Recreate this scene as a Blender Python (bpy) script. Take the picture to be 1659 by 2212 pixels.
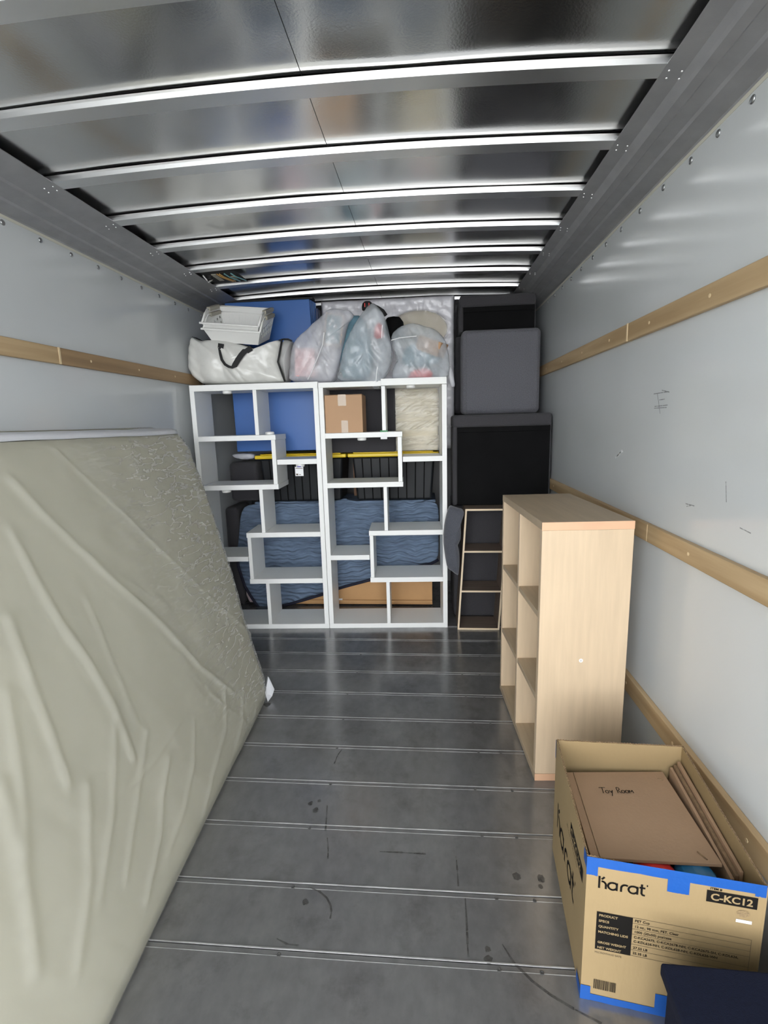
import bpy, bmesh, math, random
from mathutils import Vector, Matrix, noise
random.seed(7)
for o in list(bpy.data.objects): bpy.data.objects.remove(o)
C = bpy.context.scene
COL = C.collection
# ------------------------------------------------------------------ camera
CX, CY, FPX, H = 829.5, 1106.0, 1074.236, 1.42
RX = Vector((0.99592, -0.01090, -0.08955)).normalized()
RY = Vector((0.08442, -0.17795, 0.98041)).normalized()
RX = (RX - RX.dot(RY)*RY).normalized()
RU = RX.cross(RY)
if RU.y > 0: RU = -RU
cam_d = bpy.data.cameras.new('camera')
cam = bpy.data.objects.new('camera', cam_d); COL.objects.link(cam)
cr = Vector((RX.x, RY.x, RU.x)); cu = -Vector((RX.y, RY.y, RU.y)); cb = -Vector((RX.z, RY.z, RU.z))
M = Matrix.Identity(4)
for i in range(3): M[i][0] = cr[i]; M[i][1] = cu[i]; M[i][2] = cb[i]
M.translation = (0, 0, H)
cam.matrix_world = M
cam_d.sensor_fit = 'HORIZONTAL'; cam_d.sensor_width = 36; cam_d.lens = 36*FPX/1659
cam_d.clip_start = 0.02
C.camera = cam
# ------------------------------------------------------------------ world, light, exposure
w = bpy.data.worlds.new('sky'); C.world = w; w.use_nodes = True
wn = w.node_tree.nodes; bg = wn['Background']
bg.inputs[0].default_value = (0.95, 0.975, 1.0, 1)
_tc = wn.new('ShaderNodeTexCoord'); _sp = wn.new('ShaderNodeSeparateXYZ'); _mr = wn.new('ShaderNodeMapRange')
w.node_tree.links.new(_tc.outputs['Generated'], _sp.inputs[0]); w.node_tree.links.new(_sp.outputs['Z'], _mr.inputs[0])
_mr.inputs[1].default_value = 0.0; _mr.inputs[2].default_value = 0.6; _mr.inputs[3].default_value = 8.5; _mr.inputs[4].default_value = 4.5   # hazy bright horizon
w.node_tree.links.new(_mr.outputs[0], bg.inputs[1])
C.view_settings.view_transform = 'Standard'; C.view_settings.look = 'None'
C.view_settings.gamma = 1; C.view_settings.use_curve_mapping = False
C.view_settings.exposure = 0.55
sd = bpy.data.lights.new('sun', 'SUN'); sd.energy = 4.0; sd.angle = 0.3; sd.color = (1, .98, .95)
so = bpy.data.objects.new('sun', sd); COL.objects.link(so); so.rotation_euler = (math.radians(28), 0, math.radians(200))
# ------------------------------------------------------------------ helpers
def ray(px, py):
    v = Vector((px-CX, py-CY, FPX)); return Vector((RX.dot(v), RY.dot(v), RU.dot(v)))
def aty(px, py, y): d = ray(px, py); t = y/d.y; return Vector((d.x*t, y, H+d.z*t))
def atx(px, py, x): d = ray(px, py); t = x/d.x; return Vector((x, d.y*t, H+d.z*t))
def atz(px, py, z): d = ray(px, py); t = (z-H)/d.z; return Vector((d.x*t, d.y*t, z))

def mat(name, col, rough=.5, metal=0., spec=.5, var=0., vscale=8., vstretch=(1,1,1), col2=None, bump=0., bscale=40., bstretch=(1,1,1),
        alpha=1., alpha_var=0., rough_var=0., detail=4., sheen=0., trans=0., coat=0.):
    m = bpy.data.materials.new(name); m.use_nodes = True
    nt = m.node_tree; n = nt.nodes; L = nt.links; b = n['Principled BSDF']
    b.inputs['Base Color'].default_value = (*col, 1); b.inputs['Roughness'].default_value = rough
    b.inputs['Metallic'].default_value = metal; b.inputs['Specular IOR Level'].default_value = spec
    b.inputs['Sheen Weight'].default_value = sheen; b.inputs['Coat Weight'].default_value = coat
    b.inputs['Transmission Weight'].default_value = trans
    tc = n.new('ShaderNodeTexCoord')
    def tex(scale, st, det=detail):
        mp = n.new('ShaderNodeMapping'); mp.inputs['Scale'].default_value = st
        L.new(tc.outputs['Object'], mp.inputs['Vector'])
        t = n.new('ShaderNodeTexNoise'); t.inputs['Scale'].default_value = scale; t.inputs['Detail'].default_value = det
        L.new(mp.outputs[0], t.inputs['Vector']); return t
    if var > 0 or rough_var > 0 or alpha_var > 0:
        t = tex(vscale, vstretch)
        if var > 0:
            r = n.new('ShaderNodeValToRGB'); c2 = col2 or tuple(max(0, c*(1-var)) for c in col)
            r.color_ramp.elements[0].position = .32; r.color_ramp.elements[0].color = (*c2, 1)
            r.color_ramp.elements[1].position = .68; r.color_ramp.elements[1].color = (*col, 1)
            L.new(t.outputs['Fac'], r.inputs[0]); L.new(r.outputs[0], b.inputs['Base Color'])
        for v, base, key in ((rough_var, rough, 'Roughness'), (alpha_var, alpha, 'Alpha')):
            if v > 0:
                mr = n.new('ShaderNodeMapRange'); mr.inputs[1].default_value = .3; mr.inputs[2].default_value = .7
                mr.inputs[3].default_value = max(0, base-v); mr.inputs[4].default_value = min(1, base+v)
                L.new(t.outputs['Fac'], mr.inputs[0]); L.new(mr.outputs[0], b.inputs[key])
    if alpha < 1 and not alpha_var: b.inputs['Alpha'].default_value = alpha
    if bump > 0:
        t2 = tex(bscale, bstretch); bp = n.new('ShaderNodeBump'); bp.inputs['Strength'].default_value = bump
        bp.inputs['Distance'].default_value = .01
        L.new(t2.outputs['Fac'], bp.inputs['Height']); L.new(bp.outputs[0], b.inputs['Normal'])
    return m

class MB:
    def __init__(s): s.v = []; s.f = []
    def box(s, a, b):
        x0, y0, z0 = a; x1, y1, z1 = b; k = len(s.v)
        s.v += [(x0,y0,z0),(x1,y0,z0),(x1,y1,z0),(x0,y1,z0),(x0,y0,z1),(x1,y0,z1),(x1,y1,z1),(x0,y1,z1)]
        s.f += [tuple(k+i for i in q) for q in ((0,3,2,1),(4,5,6,7),(0,1,5,4),(1,2,6,5),(2,3,7,6),(3,0,4,7))]; return s
    def hexa(s, p):   # 8 corners, order like box
        k = len(s.v); s.v += [tuple(q) for q in p]
        s.f += [tuple(k+i for i in q) for q in ((0,3,2,1),(4,5,6,7),(0,1,5,4),(1,2,6,5),(2,3,7,6),(3,0,4,7))]; return s
    def quad(s, *p):
        k = len(s.v); s.v += [tuple(q) for q in p]; s.f.append(tuple(range(k, k+len(p)))); return s
    def grid(s, nu, nv, fn, closed=False, skip=None):
        k = len(s.v)
        for j in range(nv+1):
            for i in range(nu+1): s.v.append(tuple(fn(i/nu, j/nv)))
        for j in range(nv):
            for i in range(nu):
                if skip and skip(i, j): continue
                a = k+j*(nu+1)+i; s.f.append((a, a+1, a+nu+2, a+nu+1))
        return s
    def tube(s, pts, r, n=8, flat=1.):
        pts = [Vector(p) for p in pts]; k = len(s.v)
        for i, p in enumerate(pts):
            t = (pts[min(i+1, len(pts)-1)]-pts[max(i-1, 0)]).normalized()
            u = t.cross(Vector((0, 1, 0)));
            if u.length < .1: u = t.cross(Vector((1, 0, 0)))
            u.normalize(); w_ = t.cross(u)
            for j in range(n):
                a = 2*math.pi*j/n; s.v.append(tuple(p+u*math.cos(a)*r+w_*math.sin(a)*r*flat))
        for i in range(len(pts)-1):
            for j in range(n):
                a = k+i*n+j; b = k+i*n+(j+1) % n; s.f.append((a, b, b+n, a+n))
        s.f.append(tuple(k+j for j in range(n))[::-1]); s.f.append(tuple(k+(len(pts)-1)*n+j for j in range(n))); return s
    def lathe(s, prof, c, ax='z', n=20):    # prof [(r,h)]
        k = len(s.v)
        for r, h in prof:
            for j in range(n):
                a = 2*math.pi*j/n; q = (r*math.cos(a), r*math.sin(a), h)
                if ax == 'x': q = (q[2], q[0], q[1])
                if ax == 'y': q = (q[0], q[2], q[1])
                s.v.append((c[0]+q[0], c[1]+q[1], c[2]+q[2]))
        for i in range(len(prof)-1):
            for j in range(n):
                a = k+i*n+j; b = k+i*n+(j+1) % n; s.f.append((a, b, b+n, a+n))
        s.f.append(tuple(k+j for j in range(n))[::-1]); s.f.append(tuple(k+(len(prof)-1)*n+j for j in range(n))); return s
    def build(s, name, m, parent=None, bevel=0., seg=2, smooth=False, solid=0., sub=0):
        me = bpy.data.meshes.new(name); me.from_pydata(s.v, [], s.f)
        bm = bmesh.new(); bm.from_mesh(me); bmesh.ops.recalc_face_normals(bm, faces=bm.faces); bm.to_mesh(me); bm.free()
        me.materials.append(m); o = bpy.data.objects.new(name, me); COL.objects.link(o)
        if parent: o.parent = parent
        if smooth:
            for p in me.polygons: p.use_smooth = True
        if solid: d = o.modifiers.new('s', 'SOLIDIFY'); d.thickness = solid; d.offset = 0
        if bevel: d = o.modifiers.new('b', 'BEVEL'); d.width = bevel; d.segments = seg; d.limit_method = 'ANGLE'
        if bevel and smooth is False and seg > 2:
            for p in me.polygons: p.use_smooth = True
            d = o.modifiers.new('w', 'WEIGHTED_NORMAL'); d.keep_sharp = False
        if sub: d = o.modifiers.new('u', 'SUBSURF'); d.levels = sub; d.render_levels = sub
        return o

def tag(o, label=None, cat=None, group=None, kind=None):
    if label: o['label'] = label
    if cat: o['category'] = cat
    if group: o['group'] = group
    if kind: o['kind'] = kind
    return o
def empty(name, loc=(0, 0, 0), rz=0, **k):
    o = bpy.data.objects.new(name, None); COL.objects.link(o); o.location = loc; o.rotation_euler = (0, 0, rz)
    o.empty_display_size = .1; return tag(o, **k)
def struct(name, loc=(0,0,0)): return empty(name, loc, kind='structure')
def bx(name, a, b, m, parent, bevel=.0015, seg=1): return MB().box(a, b).build(name, m, parent, bevel=bevel, seg=seg)
def dup(o, loc=None, rot=None, parent=None, **k):
    c = o.copy(); COL.objects.link(c)
    if parent: c.parent = parent
    if loc is not None: c.location = loc
    if rot is not None: c.rotation_euler = rot
    for q in ('label', 'group'):
        if q in k: c[q] = k[q]
    for ch in list(o.children): dup(ch, parent=c)
    return c
def smooth_loop(pts, it=2):
    for _ in range(it):
        q = []
        for i in range(len(pts)):
            a = pts[i]; b = pts[(i+1) % len(pts)]
            q += [(a[0]*.78+b[0]*.22, a[1]*.78+b[1]*.22), (a[0]*.22+b[0]*.78, a[1]*.22+b[1]*.78)]
        pts = q
    return pts
def resample(pts, n):
    P = [Vector((p[0], p[1])) for p in pts]; P.append(P[0]); D = [0]
    for i in range(len(P)-1): D.append(D[-1]+(P[i+1]-P[i]).length)
    out = []; j = 0
    for k in range(n):
        t = D[-1]*k/n
        while D[j+1] < t: j += 1
        f = (t-D[j])/max(1e-9, D[j+1]-D[j]); out.append(P[j].lerp(P[j+1], f))
    return out
def puff(name, pts, y, tf, tb, m, parent=None, n=110, rings=11, p=.6, cen=None, nz=.006, nsc=14., smooth=1, flat=False, yslope=0., seed=0., ridge=None, crease=0., crs=9.):
    """closed soft body with the outline pts (x,z) in the plane Y=y, bulging tf to the front and tb to the back"""
    pts = smooth_loop(pts, smooth) if smooth else pts
    R_ = resample(pts, n)
    c = Vector(cen) if cen else sum(R_, Vector((0, 0)))/n
    mb = MB(); so_ = Vector((seed, seed*2.3, seed*.7))
    def ringv(s, yy, sgn):
        for q in R_:
            a = c+(q-c)*s; d = Vector((a.x, yy+yslope*(a.y-c.y), a.y))
            k = noise.noise(d*nsc+so_)*nz*(1 if s < .99 else .4)+noise.noise(d*nsc*2.7+so_)*nz*.4
            if crease: k += crease*(abs(noise.noise(Vector((d.x*crs+seed, d.z*crs*.55, seed))))-.22)+crease*.5*abs(noise.noise(Vector((d.x*crs*2.4+d.z*9, d.z*crs, seed+3))))
            if ridge: k += ridge(a.x, a.y)*(1-s**6)
            mb.v.append((d.x, d.y+sgn*k, d.z))
    th = [math.pi/2*i/rings for i in range(rings+1)]
    seq = [(math.cos(t), y-tf*math.sin(t)**p, -1) for t in reversed(th[1:-1])]+[(1., y, -1)]+[(math.cos(t), y+tb*math.sin(t)**p, 1) for t in th[1:-1]]
    for q in seq: ringv(*q)
    for i in range(len(seq)-1):
        for j in range(n):
            a = i*n+j; b = i*n+(j+1) % n; mb.f.append((a, b, b+n, a+n))
    k = len(mb.v); mb.v.append((c.x, y-tf, c.y)); mb.v.append((c.x, y+tb, c.y))
    for j in range(n):
        mb.f.append((k, (j+1) % n, j)); L_ = (len(seq)-1)*n; mb.f.append((k+1, L_+j, L_+(j+1) % n))
    return mb.build(name, m, parent, smooth=not flat)
def pxy(lst, y): return [(aty(a, b, y).x, aty(a, b, y).z) for a, b in lst]
def text(body, size, Mx, m, parent, name='printed_lettering', bold=0., sx=1., align='LEFT'):
    cu_ = bpy.data.curves.new('t', 'FONT'); cu_.body = body; cu_.size = size; cu_.offset = bold; cu_.align_x = align
    cu_.resolution_u = 3
    ob = bpy.data.objects.new('t', cu_); COL.objects.link(ob)
    dg = bpy.context.evaluated_depsgraph_get(); me = bpy.data.meshes.new_from_object(ob.evaluated_get(dg))
    bpy.data.objects.remove(ob); me.transform(Mx @ Matrix.Diagonal((sx, 1, 1, 1)))
    me.materials.clear(); me.materials.append(m); o = bpy.data.objects.new(name, me); COL.objects.link(o); o.parent = parent; return o
def frame(o, u, n):   # local x=u, y=up, z=normal
    u = Vector(u).normalized(); v = Vector((0, 0, 1)); n = Vector(n).normalized()
    Q = Matrix.Identity(4)
    for i in range(3): Q[i][0] = u[i]; Q[i][1] = v[i]; Q[i][2] = n[i]
    Q.translation = Vector(o); return Q
def strokes(lines, wd, Mx, m, parent, name):
    mb = MB()
    for ln in lines:
        ln = [Vector((*p, 0)) for p in ln]
        for i in range(len(ln)-1):
            a, b = ln[i], ln[i+1]; d = (b-a).normalized(); nn = Vector((-d.y, d.x, 0))*wd/2; e = d*wd*.15
            mb.quad(*[Mx @ q for q in (a-nn-e, b-nn+e, b+nn+e, a+nn-e)])
    return mb.build(name, m, parent)
# ------------------------------------------------------------------ materials
WL, WR = -1.5975, 0.839
Y0, YB = -1.00, 4.35
m_wall = mat('panel_white', (.565, .59, .60), .15, var=.06, vscale=1.6, bump=.03, bscale=3, spec=.5)
m_edge = mat('panel_edge', (.55, .54, .46), .5)
m_roof = mat('roof_aluminium', (.71, .71, .70), .19, 1., var=.15, vscale=2.0, rough_var=.05, bump=.02, bscale=160)
m_bow = mat('bow_steel', (.80, .81, .82), .33, 1., bump=.02, bscale=200)
m_cove = mat('galvanised_rail', (.40, .405, .42), .5, .6, var=.12, vscale=14, bump=.04, bscale=220)
m_dark = mat('dark_gap', (.02, .02, .022), .8)
m_rivet = mat('rivet_steel', (.42, .43, .44), .3, 1.)
m_slat = mat('pine_slat', (.52, .385, .225), .6, var=.3, vscale=9, vstretch=(1, .12, 2.5), col2=(.36, .245, .125), bump=.1, bscale=60, bstretch=(1, .1, 1))
m_slatd = mat('pine_slat_dark', (.40, .265, .14), .6, var=.3, vscale=9, vstretch=(1, .12, 2.5), col2=(.26, .17, .09), bump=.1, bscale=60, bstretch=(1, .1, 1))
m_slatend = mat('pine_end', (.70, .55, .34), .6)
m_white = mat('white_laminate', (.84, .85, .84), .38, spec=.4)
m_birch = mat('birch_laminate', (.575, .445, .305), .42, var=.12, vscale=7, vstretch=(6, 6, .5), bump=.02, bscale=90, bstretch=(2, 2, .1))
m_birchtop = mat('birch_dull', (.45, .35, .235), .45, var=.15, vscale=7, vstretch=(6, .5, 2), bump=.02, bscale=90)
m_band = mat('edge_band', (.64, .39, .245), .45, var=.08, vscale=9)
m_brown = mat('taupe_wood', (.22, .165, .13), .5, var=.35, vscale=14, vstretch=(.4, 6, 6), bump=.04, bscale=60)
m_card = mat('cardboard', (.31, .222, .11), .75, var=.08, vscale=5, bump=.08, bscale=120, bstretch=(1, 1, .3))
m_cardb = mat('cardboard_brown', (.36, .235, .145), .8, var=.08, vscale=6, bump=.08, bscale=120)
m_cardd = mat('cardboard_edge', (.24, .155, .085), .85, var=.35, vscale=60, bump=.3, bscale=200)
m_cardk = mat('cardboard_kraft', (.50, .31, .18), .75, var=.06, vscale=6, bump=.05, bscale=90)
m_ink = mat('black_ink', (.008, .007, .006), .9, spec=.15)
m_inkf = mat('faded_ink', (.10, .075, .045), .7)
m_bluet = mat('blue_tape', (.008, .078, .33), .5, bump=.1, bscale=60)
m_navy = mat('navy_fabric', (.006, .0085, .022), .95, spec=.2, var=.2, vscale=120, bump=.2, bscale=400)
m_blue = mat('blue_vinyl', (.05, .145, .42), .38, var=.06, vscale=4, bump=.06, bscale=9)
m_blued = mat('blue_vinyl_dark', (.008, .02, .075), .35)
m_blanket = mat('moving_blanket', (.16, .225, .33), .9, var=.25, vscale=30, vstretch=(.5, 1, 2.2), bump=.6, bscale=26, bstretch=(.6, 1, 2.4), detail=2)
_nt = m_blanket.node_tree; _n = _nt.nodes; _w = _n.new('ShaderNodeTexWave'); _w.bands_direction = 'Z'; _w.inputs['Scale'].default_value = 9; _w.inputs['Distortion'].default_value = 9; _w.inputs['Detail'].default_value = 1; _w.inputs['Detail Scale'].default_value = .8
_t = _n.new('ShaderNodeTexCoord'); _nt.links.new(_t.outputs['Object'], _w.inputs['Vector']); _b = _n.new('ShaderNodeBump'); _b.inputs['Strength'].default_value = .8; _b.inputs['Distance'].default_value = .02
_nt.links.new(_w.outputs['Fac'], _b.inputs['Height']); _nt.links.new(_b.outputs[0], _n['Principled BSDF'].inputs['Normal'])
m_hem = mat('navy_binding', (.006, .007, .022), .8)
m_particle = mat('hardboard', (.52, .29, .12), .65, var=.1, vscale=8, bump=.03, bscale=120)
m_char = mat('charcoal_fabric', (.052, .050, .056), .95, var=.3, vscale=260, bump=.35, bscale=420, sheen=.08)
m_greyf = mat('grey_fabric', (.145, .145, .165), .95, var=.35, vscale=200, bump=.35, bscale=380, sheen=.1)
m_blackf = mat('black_lining', (.006, .006, .0065), .9, spec=.15, var=.3, vscale=8)
m_tote = mat('tote_black', (.010, .0115, .014), .5, spec=.3)
m_yellow = mat('tote_lid_yellow', (.78, .56, .02), .4)
m_plast = mat('white_plastic', (.80, .80, .78), .35)
m_clip = mat('taupe_plastic', (.33, .31, .25), .4)
m_bagw = mat('woven_silver_bag', (.66, .66, .63), .30, var=.08, vscale=7, bump=.9, bscale=7, spec=.6)
m_black = mat('black_webbing', (.010, .010, .011), .7)
m_film = mat('bag_film', (.72, .77, .82), .22, alpha=.40, alpha_var=.10, vscale=9, bump=1., bscale=13, spec=.8)
m_film2 = mat('bag_film_denser', (.78, .79, .84), .25, alpha=.50, alpha_var=.08, vscale=8, bump=1., bscale=14, spec=.8)
m_wrap = mat('wrap_white', (.76, .75, .80), .28, alpha=.86, alpha_var=.14, vscale=3, bump=.8, bscale=11, bstretch=(.4, 1, 2.6), spec=.7)
m_wrap2 = mat('wrap_clear', (.84, .80, .70), .22, alpha=.30, alpha_var=.25, vscale=5, vstretch=(.4, 1, 2.4), bump=.9, bscale=14, bstretch=(.35, 1, 2.6), spec=.7)
m_cream = mat('cream_cloth', (.74, .66, .48), .8, var=.08, vscale=5)
m_matt = mat('mattress_ticking', (.45, .43, .32), .85, var=.07, vscale=3)
m_red = mat('red_plastic', (.70, .045, .04), .4)
m_pink = mat('pink_card', (.75, .42, .42), .6)
m_teal = mat('teal_plastic', (.20, .45, .47), .4)
m_slate = mat('slate_blue_cloth', (.13, .25, .32), .8, var=.3, vscale=20)
m_green = mat('green_print', (.02, .22, .07), .5)
m_lab = mat('white_sticker', (.82, .83, .85), .5)
m_tape = mat('packing_tape', (.62, .47, .33), .22, alpha=.6)
m_amber = mat('amber_plastic', (.62, .36, .10), .4)

def floor_mat():
    m = mat('worn_aluminium_floor', (.22, .22, .225), .30, .55)
    nt = m.node_tree; n = nt.nodes; L = nt.links; b = n['Principled BSDF']; tc = n['Texture Coordinate']
    def nz(sc, st=(1, 1, 1), det=6, rough=.6):
        mp = n.new('ShaderNodeMapping'); mp.inputs['Scale'].default_value = st; L.new(tc.outputs['Object'], mp.inputs[0])
        t = n.new('ShaderNodeTexNoise'); t.inputs['Scale'].default_value = sc; t.inputs['Detail'].default_value = det
        t.inputs['Roughness'].default_value = rough; L.new(mp.outputs[0], t.inputs['Vector']); return t
    a = nz(3.2); c = nz(26, (1, .6, 1)); d = nz(7, (1, 1, 1), 8, .7)
    mx = n.new('ShaderNodeMix'); mx.data_type = 'FLOAT'; mx.inputs[0].default_value = .45
    L.new(a.outputs['Fac'], mx.inputs[2]); L.new(c.outputs['Fac'], mx.inputs[3])
    r = n.new('ShaderNodeValToRGB'); e = r.color_ramp.elements
    e[0].position = .30; e[0].color = (.18, .18, .185, 1); e[1].position = .70; e[1].color = (.29, .29, .292, 1)
    L.new(mx.outputs[0], r.inputs[0])
    r2 = n.new('ShaderNodeValToRGB'); e = r2.color_ramp.elements
    e[0].position = .26; e[0].color = (.45, .44, .43, 1); e[1].position = .47; e[1].color = (1, 1, 1, 1); L.new(d.outputs['Fac'], r2.inputs[0])
    mm = n.new('ShaderNodeMix'); mm.data_type = 'RGBA'; mm.blend_type = 'MULTIPLY'; mm.inputs[0].default_value = .55
    L.new(r.outputs[0], mm.inputs[6]); L.new(r2.outputs[0], mm.inputs[7]); L.new(mm.outputs[2], b.inputs['Base Color'])
    mr = n.new('ShaderNodeMapRange'); mr.inputs[1].default_value = .3; mr.inputs[2].default_value = .7; mr.inputs[3].default_value = .17; mr.inputs[4].default_value = .27
    L.new(c.outputs['Fac'], mr.inputs[0]); L.new(mr.outputs[0], b.inputs['Roughness'])
    bp = n.new('ShaderNodeBump'); bp.inputs['Strength'].default_value = .025; bp.inputs['Distance'].default_value = .01
    L.new(c.outputs['Fac'], bp.inputs['Height']); L.new(bp.outputs[0], b.inputs['Normal'])
    return m
m_floor = floor_mat()
m_lip = mat('floor_lip', (.66, .66, .66), .32, .5, var=.5, vscale=10)
m_scuff = mat('rubber_scuff', (.06, .058, .055), .6, alpha=.55, alpha_var=.4, vscale=30)
m_scuffw = mat('grey_wall_scuff', (.25, .25, .26), .6, alpha=.55, alpha_var=.45, vscale=60)
m_ground = mat('concrete_ground', (.50, .49, .47), .9, var=.15, vscale=2)
# ------------------------------------------------------------------ structure: floor
fl = struct('floor')
seams = [3.097, 2.89, 2.663, 2.43, 2.20, 1.982, 1.757, 1.535, 1.304, 1.104, .885, .665, .445, .225, .005, -.215, -.435, -.655, -.875, Y0]
seams = [YB, 4.0, 3.77, 3.54, 3.32]+seams
for i in range(len(seams)-1):
    MB().box((WL, seams[i+1]+.0012, -.03), (WR, seams[i]-.0012, 0)).build('floor_plank', m_floor, fl, bevel=.001, seg=1)
MB().box((WL, Y0, -.05), (WR, YB, -.0305)).build('subfloor', m_dark, fl)
for i, y in enumerate(seams[1:-1]):
    if y > 3.4 or y < .6: continue
    MB().box((WL+.02, y+.0014, 0), (WR-.02, y+.0040, .0016)).build('plank_lip', m_lip, fl)
    MB().box((WL+.02, y-.0165, 0), (WR-.02, y-.0150, .0006)).build('plank_ridge', m_lip, fl)
scr = MB().lathe([(.0055, 0), (.0058, .0014), (.004, .0022), (.0015, .0012)], (0, 0, 0), n=12)
s0 = None
for y in [q for q in seams if .8 < q < 3.0]:
    for x in (-.42, .19, .30, .66):
        xx = x+random.uniform(-.02, .02)
        if s0 is None: s0 = scr.build('floor_screw', mat('screw_dark', (.10, .10, .10), .5, .5), fl); s0.location = (xx, y-.014, 0)
        else: dup(s0, (xx, y-.014, 0), parent=fl)
def scuff(pts, wd, m=m_scuff, z=.0008, name='scuff_mark'):
    mb = MB()
    P = [Vector((p.x, p.y, z)) for p in pts]
    for i in range(len(P)-1):
        d = (P[i+1]-P[i]).normalized(); nn = Vector((-d.y, d.x, 0))*wd/2
        k = .4 if i in (0, len(P)-2) else 1
        mb.quad(P[i]-nn*k, P[i+1]-nn, P[i+1]+nn, P[i]+nn*k)
    return mb.build(name, m, fl)
def fpt(l): return [atz(a, b, 0) for a, b in l]
scuff(fpt([(670, 1918), (690, 1926), (706, 1940), (714, 1955), (716, 1970), (713, 1985)]), .006)
scuff(fpt([(1085, 2040), (1110, 2080), (1150, 2120), (1190, 2150), (1240, 2180), (1300, 2212)]), .007)
scuff(fpt([(1005, 1940), (1008, 1990), (1010, 2040), (1012, 2068)]), .006)
scuff(fpt([(985, 1850), (988, 1880), (990, 1915)]), .006)
scuff(fpt([(707, 1740), (705, 1770), (703, 1795)]), .007)
scuff(fpt([(707, 1810), (709, 1835), (708, 1856)]), .006)
scuff(fpt([(738, 1620), (729, 1632), (722, 1650)]), .006)
scuff(fpt([(598, 2028), (620, 2040), (645, 2043)]), .006)
scuff(fpt([(820, 1840), (870, 1842), (920, 1845)]), .007)
def blot(px, py, r, asp=1.):
    c = atz(px, py, .0009); mb = MB(); n = 14
    ps = [(c.x+r*asp*math.cos(6.283*i/n)*random.uniform(.7, 1.2), c.y+r*math.sin(6.283*i/n)*random.uniform(.7, 1.2), .0009) for i in range(n)]
    mb.quad(*ps).build('scuff_mark', m_scuff, fl)
for a in ((1115, 1893, .014), (1168, 1897, .014), (1055, 2072, .012), (1054, 2050, .009), (682, 1750, .013), (671, 1735, .01), (577, 1522, .018), (1168, 1915, .008), (660, 1948, .01), (690, 1730, .008)): blot(*a)
# walls
def wallq(name, x, s):
    r = struct(name)
    MB().box((min(x, x+s*.03), Y0, -.03), (max(x, x+s*.03), YB, 2.36)).build('wall_panel', m_wall, r)
    MB().box((min(x, x-s*.0015), Y0, 2.226), (max(x, x-s*.0015), YB, 2.238)).build('panel_edge', m_edge, r)
    return r
wl = wallq('wall_left', WL, -1); wr = wallq('wall_right', WR, 1)
wb = struct('wall_back'); MB().box((WL, YB, -.03), (WR, YB+.03, 2.36)).build('wall_panel', mat('nose_panel', (.16, .16, .165), .5), wb)
rv = MB().lathe([(.0105, 0), (.010, .0025), (.006, .005), (.002, .0058)], (0, 0, 0), 'x', 14)
r0 = None
ysR = [1.21, 1.36, 1.512, 1.665, 1.816, 2.001, 2.197, 2.388, 2.572, 2.76, 2.95, 3.14, 3.33, 3.52, 3.71]
for y in ysR:
    if r0 is None:
        mbr = MB(); mbr.lathe([(.0105, 0), (.010, -.0025), (.006, -.005), (.002, -.0058)], (0, 0, 0), 'x', 14); r0 = mbr.build('rivet', m_rivet, wr, smooth=True); r0.location = (WR, y, 2.208)
    else: dup(r0, (WR, y, 2.208), parent=wr)
l0 = None
for a, b in ((4, 472), (86, 511), (153, 543), (211, 571), (261, 595), (305, 616), (343, 633), (377, 650), (406, 664), (435, 677)):
    p = atx(a, b, WL)
    if l0 is None: l0 = rv.build('rivet', m_rivet, wl, smooth=True); l0.location = (WL, p.y, 2.208)
    else: dup(l0, (WL, p.y, 2.208), parent=wl)
# wall scuffs
def wscuff(lst, wd, m=m_scuffw):
    mb = MB()
    for (a, b), (c, d) in lst:
        p = atx(a, b, WR-.0008); q = atx(c, d, WR-.0008); dd = (q-p).normalized(); nn = dd.cross(Vector((1, 0, 0))).normalized()*wd/2
        mb.quad(p-nn, q-nn, q+nn, p+nn)
    mb.build('scuff_mark', m, wr)
wscuff([((1412, 851), (1444, 846)), ((1414, 878), (1442, 875)), ((1413, 882), (1440, 880)), ((1424, 864), (1436, 862)), ((1430, 843), (1446, 847)), ((1420, 850), (1426, 894))], .003)
wscuff([((1481, 1088), (1500, 1093)), ((1483, 1094), (1492, 1092)), ((1568, 1040), (1569, 1085)), ((1598, 1140), (1622, 1152))], .003)
wscuff([((1329, 990), (1344, 972)), ((1332, 985), (1340, 981)), ((1338, 978), (1346, 975))], .006, m_lab)
# ------------------------------------------------------------------ roof
XC, HW = (.632-1.352)/2, .992
def arch(x): return .024*(1-((x-XC)/HW)**2)
ce = struct('ceiling')
def roofp(u, v):
    x = WL+(WR-WL)*u; y = Y0+(YB-Y0)*v
    z = 2.3425+arch(x)+.0032*noise.noise(Vector((x*1.7, y*1.5, 3)))+.0018*noise.noise(Vector((x*3.1, y*4.2, 9)))
    return (x, y, z)
MB().grid(90, 170, roofp).build('roof_sheet', m_roof, ce, smooth=True)
def arc_strip(y0, y1, zl, zh, x0, x1, n=24, ch=0.):
    mb = MB()
    for i in range(n):
        a = x0+(x1-x0)*i/n; b = x0+(x1-x0)*(i+1)/n; za, zb = arch(a), arch(b)
        mb.hexa([(a, y0+ch, zl+za), (b, y0+ch, zl+zb), (b, y1, zl+zb), (a, y1, zl+za), (a, y0, zh+za), (b, y0, zh+zb), (b, y1, zh+zb), (a, y1, zh+za)])
    return mb
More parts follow.
